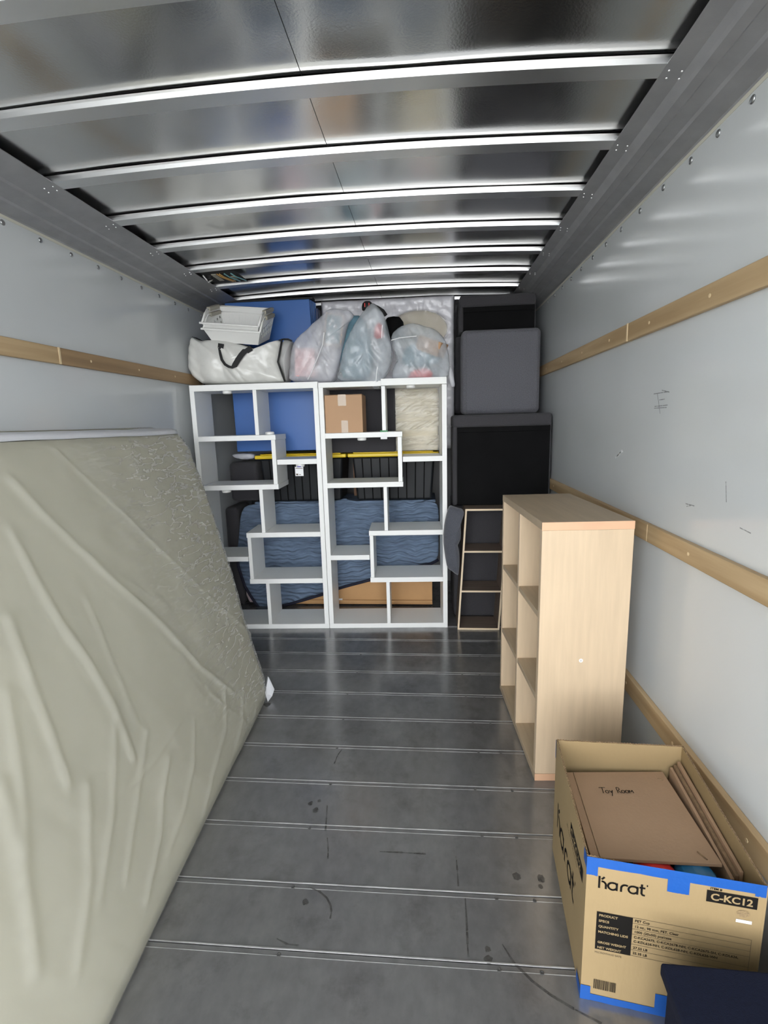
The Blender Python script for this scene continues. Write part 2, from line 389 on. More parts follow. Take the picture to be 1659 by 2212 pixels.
for k in range(-3, 8):
    y = 1.532+.3595*k
    bw = MB(); n_ = 24
    pf = [(y-.002, 2.337), (y-.002, 2.330), (y+.0005, 2.317), (y+.058, 2.317), (y+.058, 2.337)]
    bw.grid(n_, len(pf)-1, lambda u, v: (-1.40+2.08*u, pf[round(v*4)][0], pf[round(v*4)][1]+arch(-1.40+2.08*u)))
    bw.build('roof_bow', m_bow, ce)
    arc_strip(y+.006, y+.05, 2.337, 2.340, -1.40, .68).build('bow_gap_shade', m_dark, ce)  # near-black strip stands in for the shaded gap between bow and roof
MB().grid(1, 60, lambda u, v: (-.333+.0012*u+.0, .2+3.9*v, 2.3412+arch(-.33)+.0028*noise.noise(Vector((-.33*1.7, (.2+3.9*v)*1.5, 3)))+.0014*noise.noise(Vector((-.33*3.1, (.2+3.9*v)*4.2, 9))))).build('sheet_seam', m_dark, ce)
def cove(name, xw, xi, s):
    t = struct(name)
    prof = [(xw, 2.238), (xw-s*.004, 2.244), (xw-s*.03, 2.252), (xw-s*.055, 2.262), (xw-s*.062, 2.270), (xw-s*.105, 2.280), (xw-s*.112, 2.276), (xw-s*.135, 2.284), (xw-s*.142, 2.292), (xi+s*.05, 2.305), (xi, 2.3175)]
    mb = MB(); n = len(prof)
    mb.grid(n-1, 1, lambda u, v: (prof[round(u*(n-1))][0], Y0+(YB-Y0)*v, prof[round(u*(n-1))][1]))
    mb.build('roof_rail', m_cove, t, solid=.003)
    rr = None
    for k in range(-1, 8):
        y = 1.532+.3595*k+.03
        for dx, dy in ((.012, -.012), (.042, -.018), (.018, .016), (.048, .01)):
            x = xi+s*dx; z = 2.3175-.25*dx-.0035
            if rr is None:
                rr = MB().lathe([(.0030, 0), (.0026, -.0018), (.001, -.0026)], (0, 0, 0), n=8).build('rail_rivet', mat('pop_rivet', (.75, .75, .75), .35, .6), t); rr.location = (x, y+dy, z)
            else: dup(rr, (x, y+dy, z), parent=t)
    return t
cove('trim_1', WR, .632, 1); cove('trim_2', WL, -1.352, -1)
# wooden rub slats
def slat(name, x, s, z0, z1, segs):
    t = struct(name)
    for ya, yb, m in segs:
        MB().box((min(x, x-s*.02), ya, z0), (max(x, x-s*.02), yb, z1)).build('slat_board', m, t, bevel=.003, seg=2)
        for q in range(int((yb-ya)/.4)):
            MB().lathe([(.006, 0), (.006, -s*.001), (.002, -s*.0012)], (x-s*.02, ya+.2+.4*q, (z0+z1)/2), 'x', 10).build('nail_head', m_slatend, t)
    return t
yj = atx(1365, 722, WR).y
slat('trim_3', WR, 1, 1.722, 1.792, [(Y0, yj-.002, m_slat), (yj+.002, YB, m_slat)])
MB().box((WR-.0215, yj-.008, 1.722), (WR-.0002, yj+.003, 1.792)).build('slat_end', m_slatend, bpy.data.objects['trim_3'])
slat('trim_4', WR, 1, .953, 1.020, [(Y0, 1.9, m_slat), (1.903, 3.56, m_slat)])
slat('trim_5', WR, 1, .285, .360, [(Y0, 3.2, m_slat)])
yl = atx(120, 765, WL).y
slat('trim_6', WL, -1, 1.708, 1.778, [(Y0, yl-.002, m_slat), (yl+.002, YB, m_slatd)])
MB().box((WL+.0002, yl-.008, 1.708), (WL+.0215, yl+.003, 1.778)).build('slat_end', m_slatend, bpy.data.objects['trim_6'])
# ground behind the open rear door
g = struct('ground'); MB().box((-30, -30, -.95), (30, 30, -.9)).build('concrete_slab', m_ground, g)

# ------------------------------------------------------------------ mattress against the left wall
mt = empty('wrapped_mattress', (-1.0, 1.2, 0), label='large yellowish mattress in clear plastic leaning against the left wall', cat='mattress')
YN = -.35
FAR = [(0, 2.30), (.02, 2.345), (.10, 2.41), (.25, 2.45), (.40, 2.498), (.62, 2.60), (.80, 2.656), (1.08, 2.755), (1.31, 2.80), (1.392, 2.755)]
def matt_front(s, t):      # s 0 far .. 1 near, t 0 floor .. 1 top
    z = .012+1.38*t
    for (za, ya), (zb_, yb2) in zip(FAR, FAR[1:]):
        if za <= z <= zb_+1e-6: yf = ya+(yb2-ya)*(z-za)/(zb_-za)
    far = Vector((-.845-.40*z, yf, z))
    near = Vector((-.67, YN, .012)).lerp(Vector((-1.34, YN, 1.392)), t)
    p = far.lerp(near, s); e = min(1, s*5); p.x += e*(.03*math.sin(math.pi*t)-.018*math.sin(math.pi*s)*(1-t))
    return p
inv = Matrix.Translation((1.0, -1.2, 0))
def ridge_d(y, z, line, w_):
    best = 9
    for i in range(len(line)-1):
        a = Vector(line[i]); b = Vector(line[i+1]); p = Vector((y, z)); ab = b-a; t = max(0, min(1, (p-a).dot(ab)/ab.dot(ab))); best = min(best, (p-(a+ab*t)).length)
    return math.exp(-(best/w_)**2)
def on_face(px, py):      # crossing of a sight line with the leaning plane of the mattress
    A = Vector((-.75, 1.2, 0)); N = Vector((1.4, .17, .62)).normalized(); d = ray(px, py); o_ = Vector((0, 0, H)); t = (A-o_).dot(N)/d.dot(N); q = o_+d*t; return (q.y, q.z)
folds = [([(0, 1040), (60, 1110), (130, 1180), (210, 1260), (300, 1340), (400, 1440), (480, 1500)], .016, .011),
         ([(0, 1150), (60, 1270), (105, 1350), (170, 1440), (230, 1540), (275, 1640)], .016, .011),
         ([(0, 1340), (50, 1480), (100, 1600), (140, 1700)], .016, .010),
         ([(80, 970), (200, 1090), (300, 1190), (400, 1285), (530, 1390)], .012, .007),
         ([(160, 1300), (200, 1400), (240, 1480), (275, 1560)], .010, .005),
         ([(350, 1640), (345, 1720), (350, 1800), (330, 1950)], .014, .008),
         ([(280, 1700), (320, 1650), (370, 1560)], .008, .005),
         ([(460, 1490), (470, 1580), (450, 1680), (440, 1760)], .012, .007),
         ([(0, 1700), (60, 1900), (100, 2100)], .022, .009), ([(0, 1500), (40, 1700), (60, 1850)], .018, .008),
         ([(500, 1480), (505, 1560), (490, 1680)], .010, .006), ([(400, 1560), (405, 1650), (395, 1750), (370, 1850)], .012, .006), ([(530, 1500), (535, 1560), (520, 1620)], .009, .005), ([(430, 1500), (520, 1570), (560, 1570)], .010, .006), ([(230, 1560), (240, 1750), (225, 1950)], .016, .006), ([(300, 1580), (290, 1750), (280, 1900)], .014, .006), ([(200, 950), (330, 1080), (440, 1180)], .008, .004),
         ([(180, 1700), (200, 1900), (190, 2100)], .018, .007), ([(120, 1180), (300, 1300), (360, 1290)], .007, .004)]
folds = [([on_face(*p) for p in l], w_, a_) for l, w_, a_ in folds]
def face_off(p, amp):
    k = 0
    for l, w_, a_ in folds: k += 1.0*a_*ridge_d(p.y, p.z, l, w_*.72)
    k += .008*noise.noise(Vector((p.y*2.2, p.z*1.3, 0)))+.004*noise.noise(Vector((p.y*7, p.z*2.5, 5)))
    k += .0022*noise.noise(Vector((p.y*22+p.z*9, p.z*16, 1)))
    fr = max(0, min(1, (p.y-1.5)/.9)); k += fr*(.004*noise.noise(Vector((p.y*20+p.z*14, p.z*26-p.y*10, 2)))+.0025*abs(noise.noise(Vector((p.y*60+p.z*30, p.z*52, 4)))))
    return k*amp
Nrm = Vector((.915, .05, .40)).normalized()
def matt_shell(off, amp, th, nu=60, nv=40, cover=False):
    mb = MB()
    def fr(u, v):
        t = v; p = matt_front(u, t); o_ = off+face_off(p, amp)
        e = max(0, min(t/.05, 1, (1-t)/.03, u/.02)); rnd = 1-(1-e)**2
        q = p+Nrm*(o_*(.3+.7*rnd)-.012*(1-rnd)); return q-Vector((-1.0, 1.2, 0))
    mb.grid(nu, nv, lambda u, v: fr(u**1.7, v))
    n1 = nu+1; back = len(mb.v)
    # rim then back face (thickness towards the wall)
    edge = [(0, j) for j in range(nv+1)]
    def bk(u, v):
        p = matt_front(u, v); z = p.z
        q = Vector((max(p.x-th, WL+.012), p.y+.02*(1 if u < .5 else 0), min(z+.035*v+off, 1.45))); q.x -= 0
        if cover: q.z = min(1.405+.028*(1-u) if v > .99 else q.z, 1.45)
        return q-Vector((-1.0, 1.2, 0))
    mb.grid(nu, nv, lambda u, v: bk(u**1.7, v))
    for i in range(nu):
        a = nv*n1+i; mb.f.append((a, a+1, back+a+1, back+a)); mb.f.append((i, back+i, back+i+1, i+1))
    for j in range(nv):
        a = j*n1; mb.f.append((a, a+n1, back+a+n1, back+a)); a = j*n1+nu; mb.f.append((a, back+a, back+a+n1, a+n1))
    return mb
matt_shell(0, .5, .17).build('mattress_core', m_matt, mt, smooth=True)
def cover_mat():
    m = mat('clear_mattress_bag', (.74, .74, .70), .25, bump=0, spec=.7)
    nt = m.node_tree; n = nt.nodes; L = nt.links; b = n['Principled BSDF']; tc = n['Texture Coordinate']
    sep = n.new('ShaderNodeSeparateXYZ'); L.new(tc.outputs['Object'], sep.inputs[0])
    mr = n.new('ShaderNodeMapRange'); mr.inputs[1].default_value = .4; mr.inputs[2].default_value = 1.5; mr.inputs[3].default_value = .06; mr.inputs[4].default_value = .6
    L.new(sep.outputs['Y'], mr.inputs[0])
    mp = n.new('ShaderNodeMapping'); mp.inputs['Rotation'].default_value = (math.radians(-38), 0, 0); mp.inputs['Scale'].default_value = (1, .7, 3.2)
    L.new(tc.outputs['Object'], mp.inputs[0])
    t = n.new('ShaderNodeTexNoise'); t.inputs['Scale'].default_value = 9; t.inputs['Detail'].default_value = 3.5; t.inputs['Distortion'].default_value = .25; L.new(mp.outputs[0], t.inputs['Vector'])
    bp = n.new('ShaderNodeBump'); bp.inputs['Distance'].default_value = .02; L.new(mr.outputs[0], bp.inputs['Strength']); L.new(t.outputs['Fac'], bp.inputs['Height']); L.new(bp.outputs[0], b.inputs['Normal'])
    s1_ = n.new('ShaderNodeMath'); s1_.operation = 'SUBTRACT'; s1_.inputs[1].default_value = .5; L.new(t.outputs['Fac'], s1_.inputs[0])
    ab_ = n.new('ShaderNodeMath'); ab_.operation = 'ABSOLUTE'; L.new(s1_.outputs[0], ab_.inputs[0])
    r = n.new('ShaderNodeMapRange'); r.inputs[1].default_value = 0; r.inputs[2].default_value = .05; r.inputs[3].default_value = .38; r.inputs[4].default_value = 0; L.new(ab_.outputs[0], r.inputs[0])
    g_ = n.new('ShaderNodeMapRange'); g_.inputs[1].default_value = .45; g_.inputs[2].default_value = 1.55; g_.inputs[3].default_value = .0; g_.inputs[4].default_value = 1.; L.new(sep.outputs['Y'], g_.inputs[0])
    mu = n.new('ShaderNodeMath'); mu.operation = 'MULTIPLY_ADD'; mu.inputs[2].default_value = .24; L.new(r.outputs[0], mu.inputs[0]); L.new(g_.outputs[0], mu.inputs[1]); L.new(mu.outputs[0], b.inputs['Alpha'])
    return m
m_cover = cover_mat()
matt_shell(.012, 1., .19, 300, 220, True).build('plastic_cover', m_cover, mt, smooth=True)
# loose corner of the cover at the far foot
q = [Vector((-.872, 2.42, .09)), atz(580, 1462, .10), atz(593, 1489, .055), atz(588, 1503, .02), Vector((-.84, 2.31, .008)), Vector((-.862, 2.34, .04))]
q = [v-Vector((-1.0, 1.2, 0)) for v in q]
MB().quad(*q).build('cover_corner', mat('loose_film', (.70, .71, .74), .3, alpha=.75), mt, solid=.003)
# fold the top of the cover into a pale ledge
def led(u, v):
    y = YN+(2.74-YN)*u; x = WL+.008+(.205-.02*u)*v; z = 1.425-.014*v+.006*noise.noise(Vector((y*4, x*6, 2)))+(.012*(1-u))*(1-v)-.02*(v > .95)
    return Vector((x, y+(1-v)*.18*u, z))-Vector((-1.0, 1.2, 0))
MB().grid(120, 14, led).build('cover_top_fold', mat('cover_film_top', (.72, .73, .77), .3, bump=.4, bscale=20, bstretch=(1, .4, 1), alpha=.9), mt, smooth=True, solid=.002)

# ------------------------------------------------------------------ two white staggered bookcases
TH = .034; DP = .29
def white_case(loc, W, label, step):
    t = empty('staggered_bookcase', loc, math.atan2(.035, .84), label=label, cat='bookcase', group='white staggered bookcases')
    k = W/.83
    def b_(nm, x0, x1, z0, z1, dy=0): bx(nm, (x0*k, dy, z0), (x1*k, DP, z1), m_white, t, .0012)
    b_('side_panel', 0, TH*.9, TH, 1.655); b_('side_panel', .83-TH*.9, .83, TH, 1.655)
    if step:
        b_('top_board', 0, .408, 1.655, 1.688); b_('top_board', .408, .83, 1.657, 1.700, -.004)
    else: b_('top_board', 0, .83, 1.655, 1.695)
    b_('base_board', 0, .83, 0, TH)
    i0, i1 = TH*.9, .83-TH*.9
    b_('shelf_board', i0, .539, 1.328, 1.362, -.002); b_('shelf_board', i0, .539, .998, 1.032, -.002)
    b_('divider', .409, .434, 1.3625, 1.6545); b_('divider', .508, .535, 1.0325, 1.3275)
    b_('shelf_board', .5395, i1, 1.163, 1.197); b_('divider', .406, .430, .7005, .9975)
    b_('shelf_board', .299, i1, .666, .700, -.002); b_('divider', .303, .328, .3695, .6655); b_('shelf_board', .299, i1, .335, .369, -.002)
    b_('shelf_board', i0, .2985, .497, .531); b_('divider', .408, .432, TH+.0005, .3345)
    return t
cl = white_case((-1.552, 3.236, 0), .85, 'white staggered bookcase beside the left wall, partly hidden by the leaning mattress', False)
cr_ = white_case((-.700, 3.272, 0), .83, 'white staggered bookcase in the middle, holding the brown cardboard box', True)
bx('green_label', (.395, -.008, 1.3625), (.445, .012, 1.372), m_green, cr_, .001)
bx('price_tag', (.397, -.0045, 1.315), (.44, -.0035, 1.352), m_lab, cr_, .0003)
def at_unit(o, x, y, z):
    a = o.rotation_euler[2]; return (o.location.x+x*math.cos(a)-y*math.sin(a), o.location.y+x*math.sin(a)+y*math.cos(a), o.location.z+z)
pu = MB().lathe([(.026, 0), (.030, -.003), (.030, -.014), (.025, -.019), (.004, -.020)], (0, 0, 0), n=24)
p0 = None
for o, x, y, z, lab, up in ((cl, .24, .034, 1.6547, 'white puck light under the top board of the left bookcase, left bay', 0),
        (cl, .50, .06, 1.3625, 'white puck light lying on the step shelf of the left bookcase', 1),
        (cl, .70, .034, 1.1627, 'white puck light with a hanging paper tag, left bookcase right bay', 0),
        (cl, .18, .034, .9977, 'white puck light under the third board of the left bookcase', 0),
        (cr_, .60, .034, 1.6565, 'white puck light under the raised top board of the middle bookcase', 0),
        (cr_, .27, .033, 1.3277, 'white puck light under the shelf holding the brown cardboard box', 0)):
    L_ = at_unit(o, x, y, z)
    if p0 is None: p0 = pu.build('puck_light', m_plast, smooth=False); tag(p0, lab, 'light', 'puck lights on the white bookcases'); p0.location = L_; pp = p0
    else: pp = dup(p0, L_, (math.pi if up else 0, 0, 0), label=lab)
    if 'tag' in lab and 'hanging' in lab:
        tg = MB().box((-.028, -.036, -.078), (.028, -.034, -.016)).build('paper_tag', m_lab, pp)
        MB().box((-.012, -.037, -.018), (.012, -.0345, -.012)).build('tag_loop', mat('violet', (.12, .1, .45), .5), tg)
        for q_ in ((-.024, -.028, .024, -.024), (-.022, -.072, -.008, -.062), (-.002, -.070, .010, -.066)): MB().box((q_[0], -.0365, q_[1]), (q_[2], -.0362, q_[3])).build('tag_print', m_inkf, tg)
# ------------------------------------------------------------------ birch cube bookcase on the right
bc = empty('birch_cube_bookcase', (.413, 1.806, 0), math.radians(3.1), label='tall birch six-cube bookcase with orange edge bands standing by the right wall', cat='bookcase')
BL, BD, BH, bt = .70, .330, 1.05, .030   # local x across (0..BD), local y along (0..BL)
bx('end_panel', (0, 0, bt), (BD, .028, BH-bt), m_birch, bc); bx('end_panel', (0, BL-.028, bt), (BD, BL, BH-bt), m_birch, bc)
bx('divider', (0, BL/2-.012, bt), (BD, BL/2+.012, BH-bt), m_birch, bc)
bx('top_board', (-.001, 0, BH-bt), (BD, BL, BH), m_birchtop, bc); bx('base_board', (-.001, 0, 0), (BD, BL, bt), m_birchtop, bc)
for z0, z1 in ((BH-bt, BH), (0, bt)): bx('edge_band', (-.0012, -.0015, z0), (BD, -.0002, z1), m_band, bc, .0003)
for ya, yb in ((.028, BL/2-.012), (BL/2+.012, BL-.028)):
    for z in (.345, .685):
        bx('shelf_board', (.001, ya, z-.011), (BD, yb, z+.011), m_birchtop, bc)
MB().lathe([(.0075, 0), (.0075, -.0006), (.001, -.0007)], (.160, -.0002, .512), 'y', 16).build('round_sticker', m_lab, bc)
text('B', .010, frame((.1568, -.0012, .5085), (1, 0, 0), (0, -1, 0)), m_inkf, bc, 'sticker_letter')
# ------------------------------------------------------------------ narrow racked shelf
ns = empty('narrow_shelf', (.195, 3.27, 0), label='narrow four-board shelf unit leaning sideways between pillow and birch bookcase', cat='shelf')
NW, ND, NH = .285, .215, .845; lean = .052
m_pale = mat('pale_edge', (.74, .60, .42), .5)
def xs(z): return lean*z/NH
def racked(nm, x0, x1, z0, z1, y0, y1, m):
    return MB().hexa([(x0+xs(z0), y0, z0), (x1+xs(z0), y0, z0), (x1+xs(z0), y1, z0), (x0+xs(z0), y1, z0), (x0+xs(z1), y0, z1), (x1+xs(z1), y0, z1), (x1+xs(z1), y1, z1), (x0+xs(z1), y1, z1)]).build(nm, m, ns)
for x0 in (0, NW-.012):
    s = racked('side_panel', x0, x0+.012, .012, NH-.012, .003, ND, m_brown); racked('edge_band', x0, x0+.012, 0, NH, 0, .003, m_pale)
for z in (0, .270, .548, NH-.012):
    racked('shelf_board', .012 if 0 < z < .8 else 0, NW-.012 if 0 < z < .8 else NW, z, z+.012, .003, ND, m_brown); racked('edge_band', .012, NW-.012, z, z+.012, -.0005, .003, m_pale)
# ------------------------------------------------------------------ sofa pieces on the right
def soft_box(name, a, b, m, parent=None, r=.03, seg=5): return MB().box(a, b).build(name, m, parent, bevel=r, seg=seg)
s1 = empty('sofa_section', (.5, 3.62, 0), label='charcoal sofa section on the floor behind the narrow shelf', cat='sofa section')
soft_box('upholstered_body', (-.315, -.115, .0), (.335, .45, .835), m_char, s1, .025)
s2 = empty('sofa_section', (.5, 3.6, .848), label='sofa section on its side showing a black underside, below the grey cushion', cat='sofa section')
# frame of fabric around a recessed lining
def sofa_side(root, x0, x1, y0, y1, z0, z1, bt_, bl, br):
    soft_box('upholstered_top', (x0, y0-.008, z1-bt_), (x1, y1, z1), m_char, root, .018)
    soft_box('upholstered_side', (x0, y0-.004, z0), (x0+bl, y1, z1-bt_+.01), m_char, root, .015)
    if br: soft_box('upholstered_side', (x1-br, y0+.004, z0), (x1, y1, z1-bt_+.01), m_char, root, .01)
    bx('lining', (x0+bl-.004, y0+.012, z0), (x1-br+.002, y1-.01, z1-bt_+.01), m_blackf, root, .004)
    bx('lining_strip', (x0+bl, y0+.002, z1-bt_-.035), (x1-br, y0+.013, z1-bt_), m_blackf, root, .003)
sofa_side(s2, -.328, .318, -.20, .09, .0, .610, .082, .030, .006)
s3 = empty('sofa_cushion', (.5, 3.62, 1.462), label='large grey fabric seat cushion with piped edges, in the middle of the stack', cat='cushion')
soft_box('cushion_body', (-.255, .0, 0), (.285, .16, .572), m_greyf, s3, .035, 6)
pr = MB()
for yy in (.004,):
    for x_ in (-.222, .262):
        pr.tube([(x_, yy-.003, .02+.01*i) for i in range(54)], .0035, 6)
pr.tube([(-.222+.0121*i, yy-.002, .556) for i in range(41)], .003, 6)
pr.build('piping', m_greyf, s3, smooth=True)
s4 = empty('sofa_section', (.5, 3.72, 2.037), label='charcoal sofa section at the top of the stack under the roof', cat='sofa section')
sofa_side(s4, -.262, .262, -.0, .35, -.0, .243, .078, .026, .004)
s5 = empty('sofa_cushion', (.5, 3.84, 1.47), label='charcoal backing cushion standing behind the grey cushion', cat='cushion')
soft_box('cushion_body', (-.29, .0, 0), (.30, .2, .56), m_char, s5, .03)
# dark pillow
pl = puff('pillow', pxy([(971, 1091), (985, 1096), (999, 1099), (1003, 1107), (1000, 1116), (994, 1120), (996, 1160), (991, 1172), (988, 1176), (992, 1190), (993, 1215), (990, 1243), (985, 1240), (975, 1232), (966, 1226), (961, 1200), (957, 1165), (960, 1130), (966, 1105)], 3.22), 3.22, .05, .075, mat('slate_grey_fabric', (.085, .09, .11), .95, var=.3, vscale=200, bump=.3, bscale=300, sheen=.3), n=120, nz=.006, nsc=22)
tag(pl, 'dark grey crumpled pillow squeezed between middle bookcase and narrow shelf', 'pillow')
# ------------------------------------------------------------------ things behind the bookcases
bm_ = empty('folding_mat', (-1.1, 3.64, 1.235), label='blue vinyl folding gym mat standing behind the left bookcase', cat='gym mat')
xl = -1.425; xr = -.835
for i in range(4):
    y0 = 3.66+.034*i
    dx = .006*i
    MB().hexa([(xl+1.1, y0-3.64, .0), (xr+1.1+dx+.045, y0-3.64, .0), (xr+1.1+dx+.045, y0-3.64+.032, 0), (xl+1.1, y0-3.64+.032, 0),
               (xl+1.1-.01, y0-3.64, 1.06), (xr+1.1+dx+.02, y0-3.64, 1.06), (xr+1.1+dx+.02, y0-3.64+.032, 1.06), (xl+1.09, y0-3.64+.032, 1.06)]).build('mat_panel', m_blue if i == 0 else m_blue, bm_, bevel=.006, seg=3)
bx('top_strap', (xl+1.1, .04, 1.062), (xr+1.14, .11, 1.078), m_black, bm_, .003)
bx('back_flap', (xr+1.1+.055, .04, .0), (xr+1.1+.075, .11, 1.0), m_blued, bm_, .004)
wm = empty('wrapped_mattress', (-.2, 3.80, 1.215), label='pale mattress in crinkled white plastic standing behind the plastic bags', cat='mattress')
bx('mattress_core', (-.50, .02, .0), (.39, .18, 1.06), m_cream, wm, .03, 4)
def wrapf(u, v):
    x = -.56+.966*u; z = .0+1.09*v
    y = -.042+.02*noise.noise(Vector((x*5, z*2, 1)))+.010*noise.noise(Vector((x*18+z*12, z*20, 2)))+.004*noise.noise(Vector((x*60, z*40, 3)))
    e = min(u, 1-u, v, 1-v)/.03
    if e < 1: y += .04*(1-e)**2
    return (x, y, z)
def wrapm():
    m = mat('frosted_mattress_bag', (.66, .655, .70), .25, bump=.55, bscale=12, bstretch=(.5, 1, 2.2), spec=.7)
    nt = m.node_tree; n = nt.nodes; L = nt.links; b = n['Principled BSDF']; tc = n['Texture Coordinate']
    ds = n.new('ShaderNodeVectorMath'); ds.operation = 'DISTANCE'; mp = n.new('ShaderNodeMapping'); mp.inputs['Scale'].default_value = (.62, 0, 1)
    L.new(tc.outputs['Object'], mp.inputs[0]); L.new(mp.outputs[0], ds.inputs[0]); ds.inputs[1].default_value = (.09, 0, .86)
    r = n.new('ShaderNodeMapRange'); r.inputs[1].default_value = .125; r.inputs[2].default_value = .145; r.inputs[3].default_value = .15; r.inputs[4].default_value = .93
    L.new(ds.outputs['Value'], r.inputs[0]); L.new(r.outputs[0], b.inputs['Alpha']); return m
MB().grid(110, 110, wrapf).build('plastic_cover', wrapm(), wm, smooth=True, solid=.002)
# cream bundle seen through the middle bookcase
cb_ = empty('wrapped_bundle', (-.06, 3.66, 1.215), label='cream bedding bundle in clear stretch plastic behind the middle bookcase right bay', cat='bundle')
soft_box('bundle_core', (-.165, .0, 0), (.14, .03, .44), m_cream, cb_, .02)
MB().grid(60, 60, lambda u, v: (-.172+.32*u, -.010-.016*abs(noise.noise(Vector((u*1.5+v*1.2, v*13-u*5, 1))))-.006*noise.noise(Vector((u*5, v*26-u*9, 4))), .0+.45*v)).build('stretch_film', m_wrap2, cb_, smooth=True, solid=.001)
# charcoal cushion behind the cardboard box
cc = soft_box('cushion', (-.235, .0, 0), (.265, .07, .46), m_char, None, .015); cc.location = (-.49, 3.63, 1.213)
tag(cc, 'charcoal fabric cushion standing behind the brown cardboard box', 'cushion')
# totes
def tote(x0, x1, zt, label, y=3.67):
    t = empty('storage_tote', ((x0+x1)/2, y, .845), label=label, cat='storage tote', group='black totes with yellow lids'); w_ = (x1-x0)/2; h = zt-.845-.03
    mb = MB(); a = w_-.03; b = w_-.055; D_ = .36
    mb.hexa([(-b, .03, 0), (b, .03, 0), (b, D_-.03, 0), (-b, D_-.03, 0), (-a, 0.01, h), (a, 0.01, h), (a, D_, h), (-a, D_, h)]).build('tote_body', m_tote, t, bevel=.02, seg=3)
    n = max(3, int(w_*2/.075))
    for i in range(n):
        xx = -b+.05+(2*b-.1)*i/(n-1); MB().hexa([(xx*.96-.004, .024, .01), (xx*.96+.004, .026, .01), (xx*.96+.004, .05, .01), (xx*.96-.004, .05, .01), (xx-.004, .006, h-.01), (xx+.004, .006, h-.01), (xx+.004, .03, h-.01), (xx-.004, .03, h-.01)]).build('rib', m_blackf, t)
    bx('lid', (-w_, -.012, h), (w_, D_+.01, h+.028), m_yellow, t, .008, 3)
    bx('lid_rim', (-w_+.04, .0, h+.028), (w_-.04, D_-.02, h+.036), m_yellow, t, .003, 2)
    return t
tote(-1.295, -.600, 1.205, 'black tote with yellow lid behind the left bookcase, under the blue mat')
tote(-.588, .085, 1.205, 'black tote with yellow lid behind the middle bookcase')
# sticks between totes
st = bx('wooden_stake', (-.012, 0, 0), (.012, .02, .33), mat('stake_wood', (.30, .17, .10), .7), None); st.location = (-.585, 3.98, .82); tag(st, 'thin wooden stake standing in the gap between the two black totes', 'stake')
# dresser and blanket
dr = empty('dresser', (-.5, 3.72, 0), label='tan hardboard-backed dresser under the blue moving blanket', cat='dresser')
x0, x1 = -1.335+.5, .028+.5
bx('back_panel', (x0, 0, .05), (x1, .008, .80), m_particle, dr, .001); bx('carcass', (x0, .008, .03), (x1, .40, .815), m_particle, dr, .003)
bx('bottom_rail', (x0, -.004, .012), (x1, .012, .045), m_particle, dr, .002)
bx('warning_label', (-0.219, -.0012, 0.017), (-0.183, -.0002, 0.057), m_lab, dr, .0002)
text('K', .03, frame((-0.211, -.0016, 0.025), (1, 0, 0), (0, -1, 0)), m_ink, dr, 'label_print')
yb_ = 3.70
hem = [(560, 1312), (578, 1317), (610, 1308), (650, 1297), (700, 1282), (728, 1271), (760, 1262), (798, 1252), (840, 1240), (880, 1226), (905, 1222), (930, 1217), (947, 1208)]
left = [(947, 1205), (948, 1150), (948, 1105), (944, 1086)]
bo = hem+left[1:]+[(920, 1083), (860, 1082), (800, 1082), (760, 1082), (745, 1076), (733, 1080), (700, 1084), (640, 1086), (560, 1088), (530, 1092), (520, 1110), (517, 1150), (513, 1190), (516, 1225), (530, 1265)]
blk = empty('moving_blanket', (0, 0, 0), label='blue quilted moving blanket with navy hem draped over the dresser', cat='blanket')
def brid(x, z):
    return .006*math.sin(x*7+math.sin(z*9))+.004*math.sin(x*19+z*5)+.0022*math.sin(z*95+2.2*math.sin(x*22))
puff('blanket_cloth', pxy(bo, yb_), yb_, .018, .004, m_blanket, blk, n=260, rings=26, p=.5, nz=.003, nsc=9, ridge=brid)
hp = smooth_loop(pxy(bo, yb_-.006), 1)
hl = pxy([(514, 1200), (516, 1222), (530, 1265), (545, 1290), (560, 1311), (578, 1317)]+hem[2:], yb_-.008)
MB().tube([(a, yb_-.022, b) for a, b in hl], .0115, 8, .5).build('hem', m_hem, blk, smooth=True)
MB().box((-1.34, yb_+.006, .817), (.06, yb_+.40, .842)).build('top_drape', m_blanket, blk, bevel=.01, seg=3)
# left gap items
c1 = soft_box('ottoman', (-.105, 0, 0), (.12, .3, .30), m_char, None, .03); c1.location = (-1.42, 3.715, .85); tag(c1, 'charcoal ottoman behind the left bookcase beside the black tote', 'ottoman')
c2_ = soft_box('sofa_section', (-.06, 0, 0), (.045, .3, .80), m_char, None, .03); c2_.location = (-1.53, 3.72, 0); tag(c2_, 'tall narrow charcoal sofa section standing between left wall and blue blanket', 'sofa section')
fb_ = puff('folded_plastic', pxy([(500, 982), (520, 979), (549, 980), (550, 990), (530, 993), (508, 989)], 3.68), 3.68, .03, .08, m_film2, nz=.006, nsc=30); tag(fb_, 'crumpled clear plastic under the blue mat behind the left bookcase', 'plastic sheet')
pb = puff('plastic_bag', [(-1.465, .02), (-1.35, .02), (-1.35, .20), (-1.38, .34), (-1.42, .42), (-1.46, .30)], 3.73, .03, .04, mat('pinkish_film', (.45, .36, .38), .3, bump=.5, bscale=20), nz=.01, nsc=20); tag(pb, 'pinkish plastic bag on the floor left of the blue blanket', 'bag')
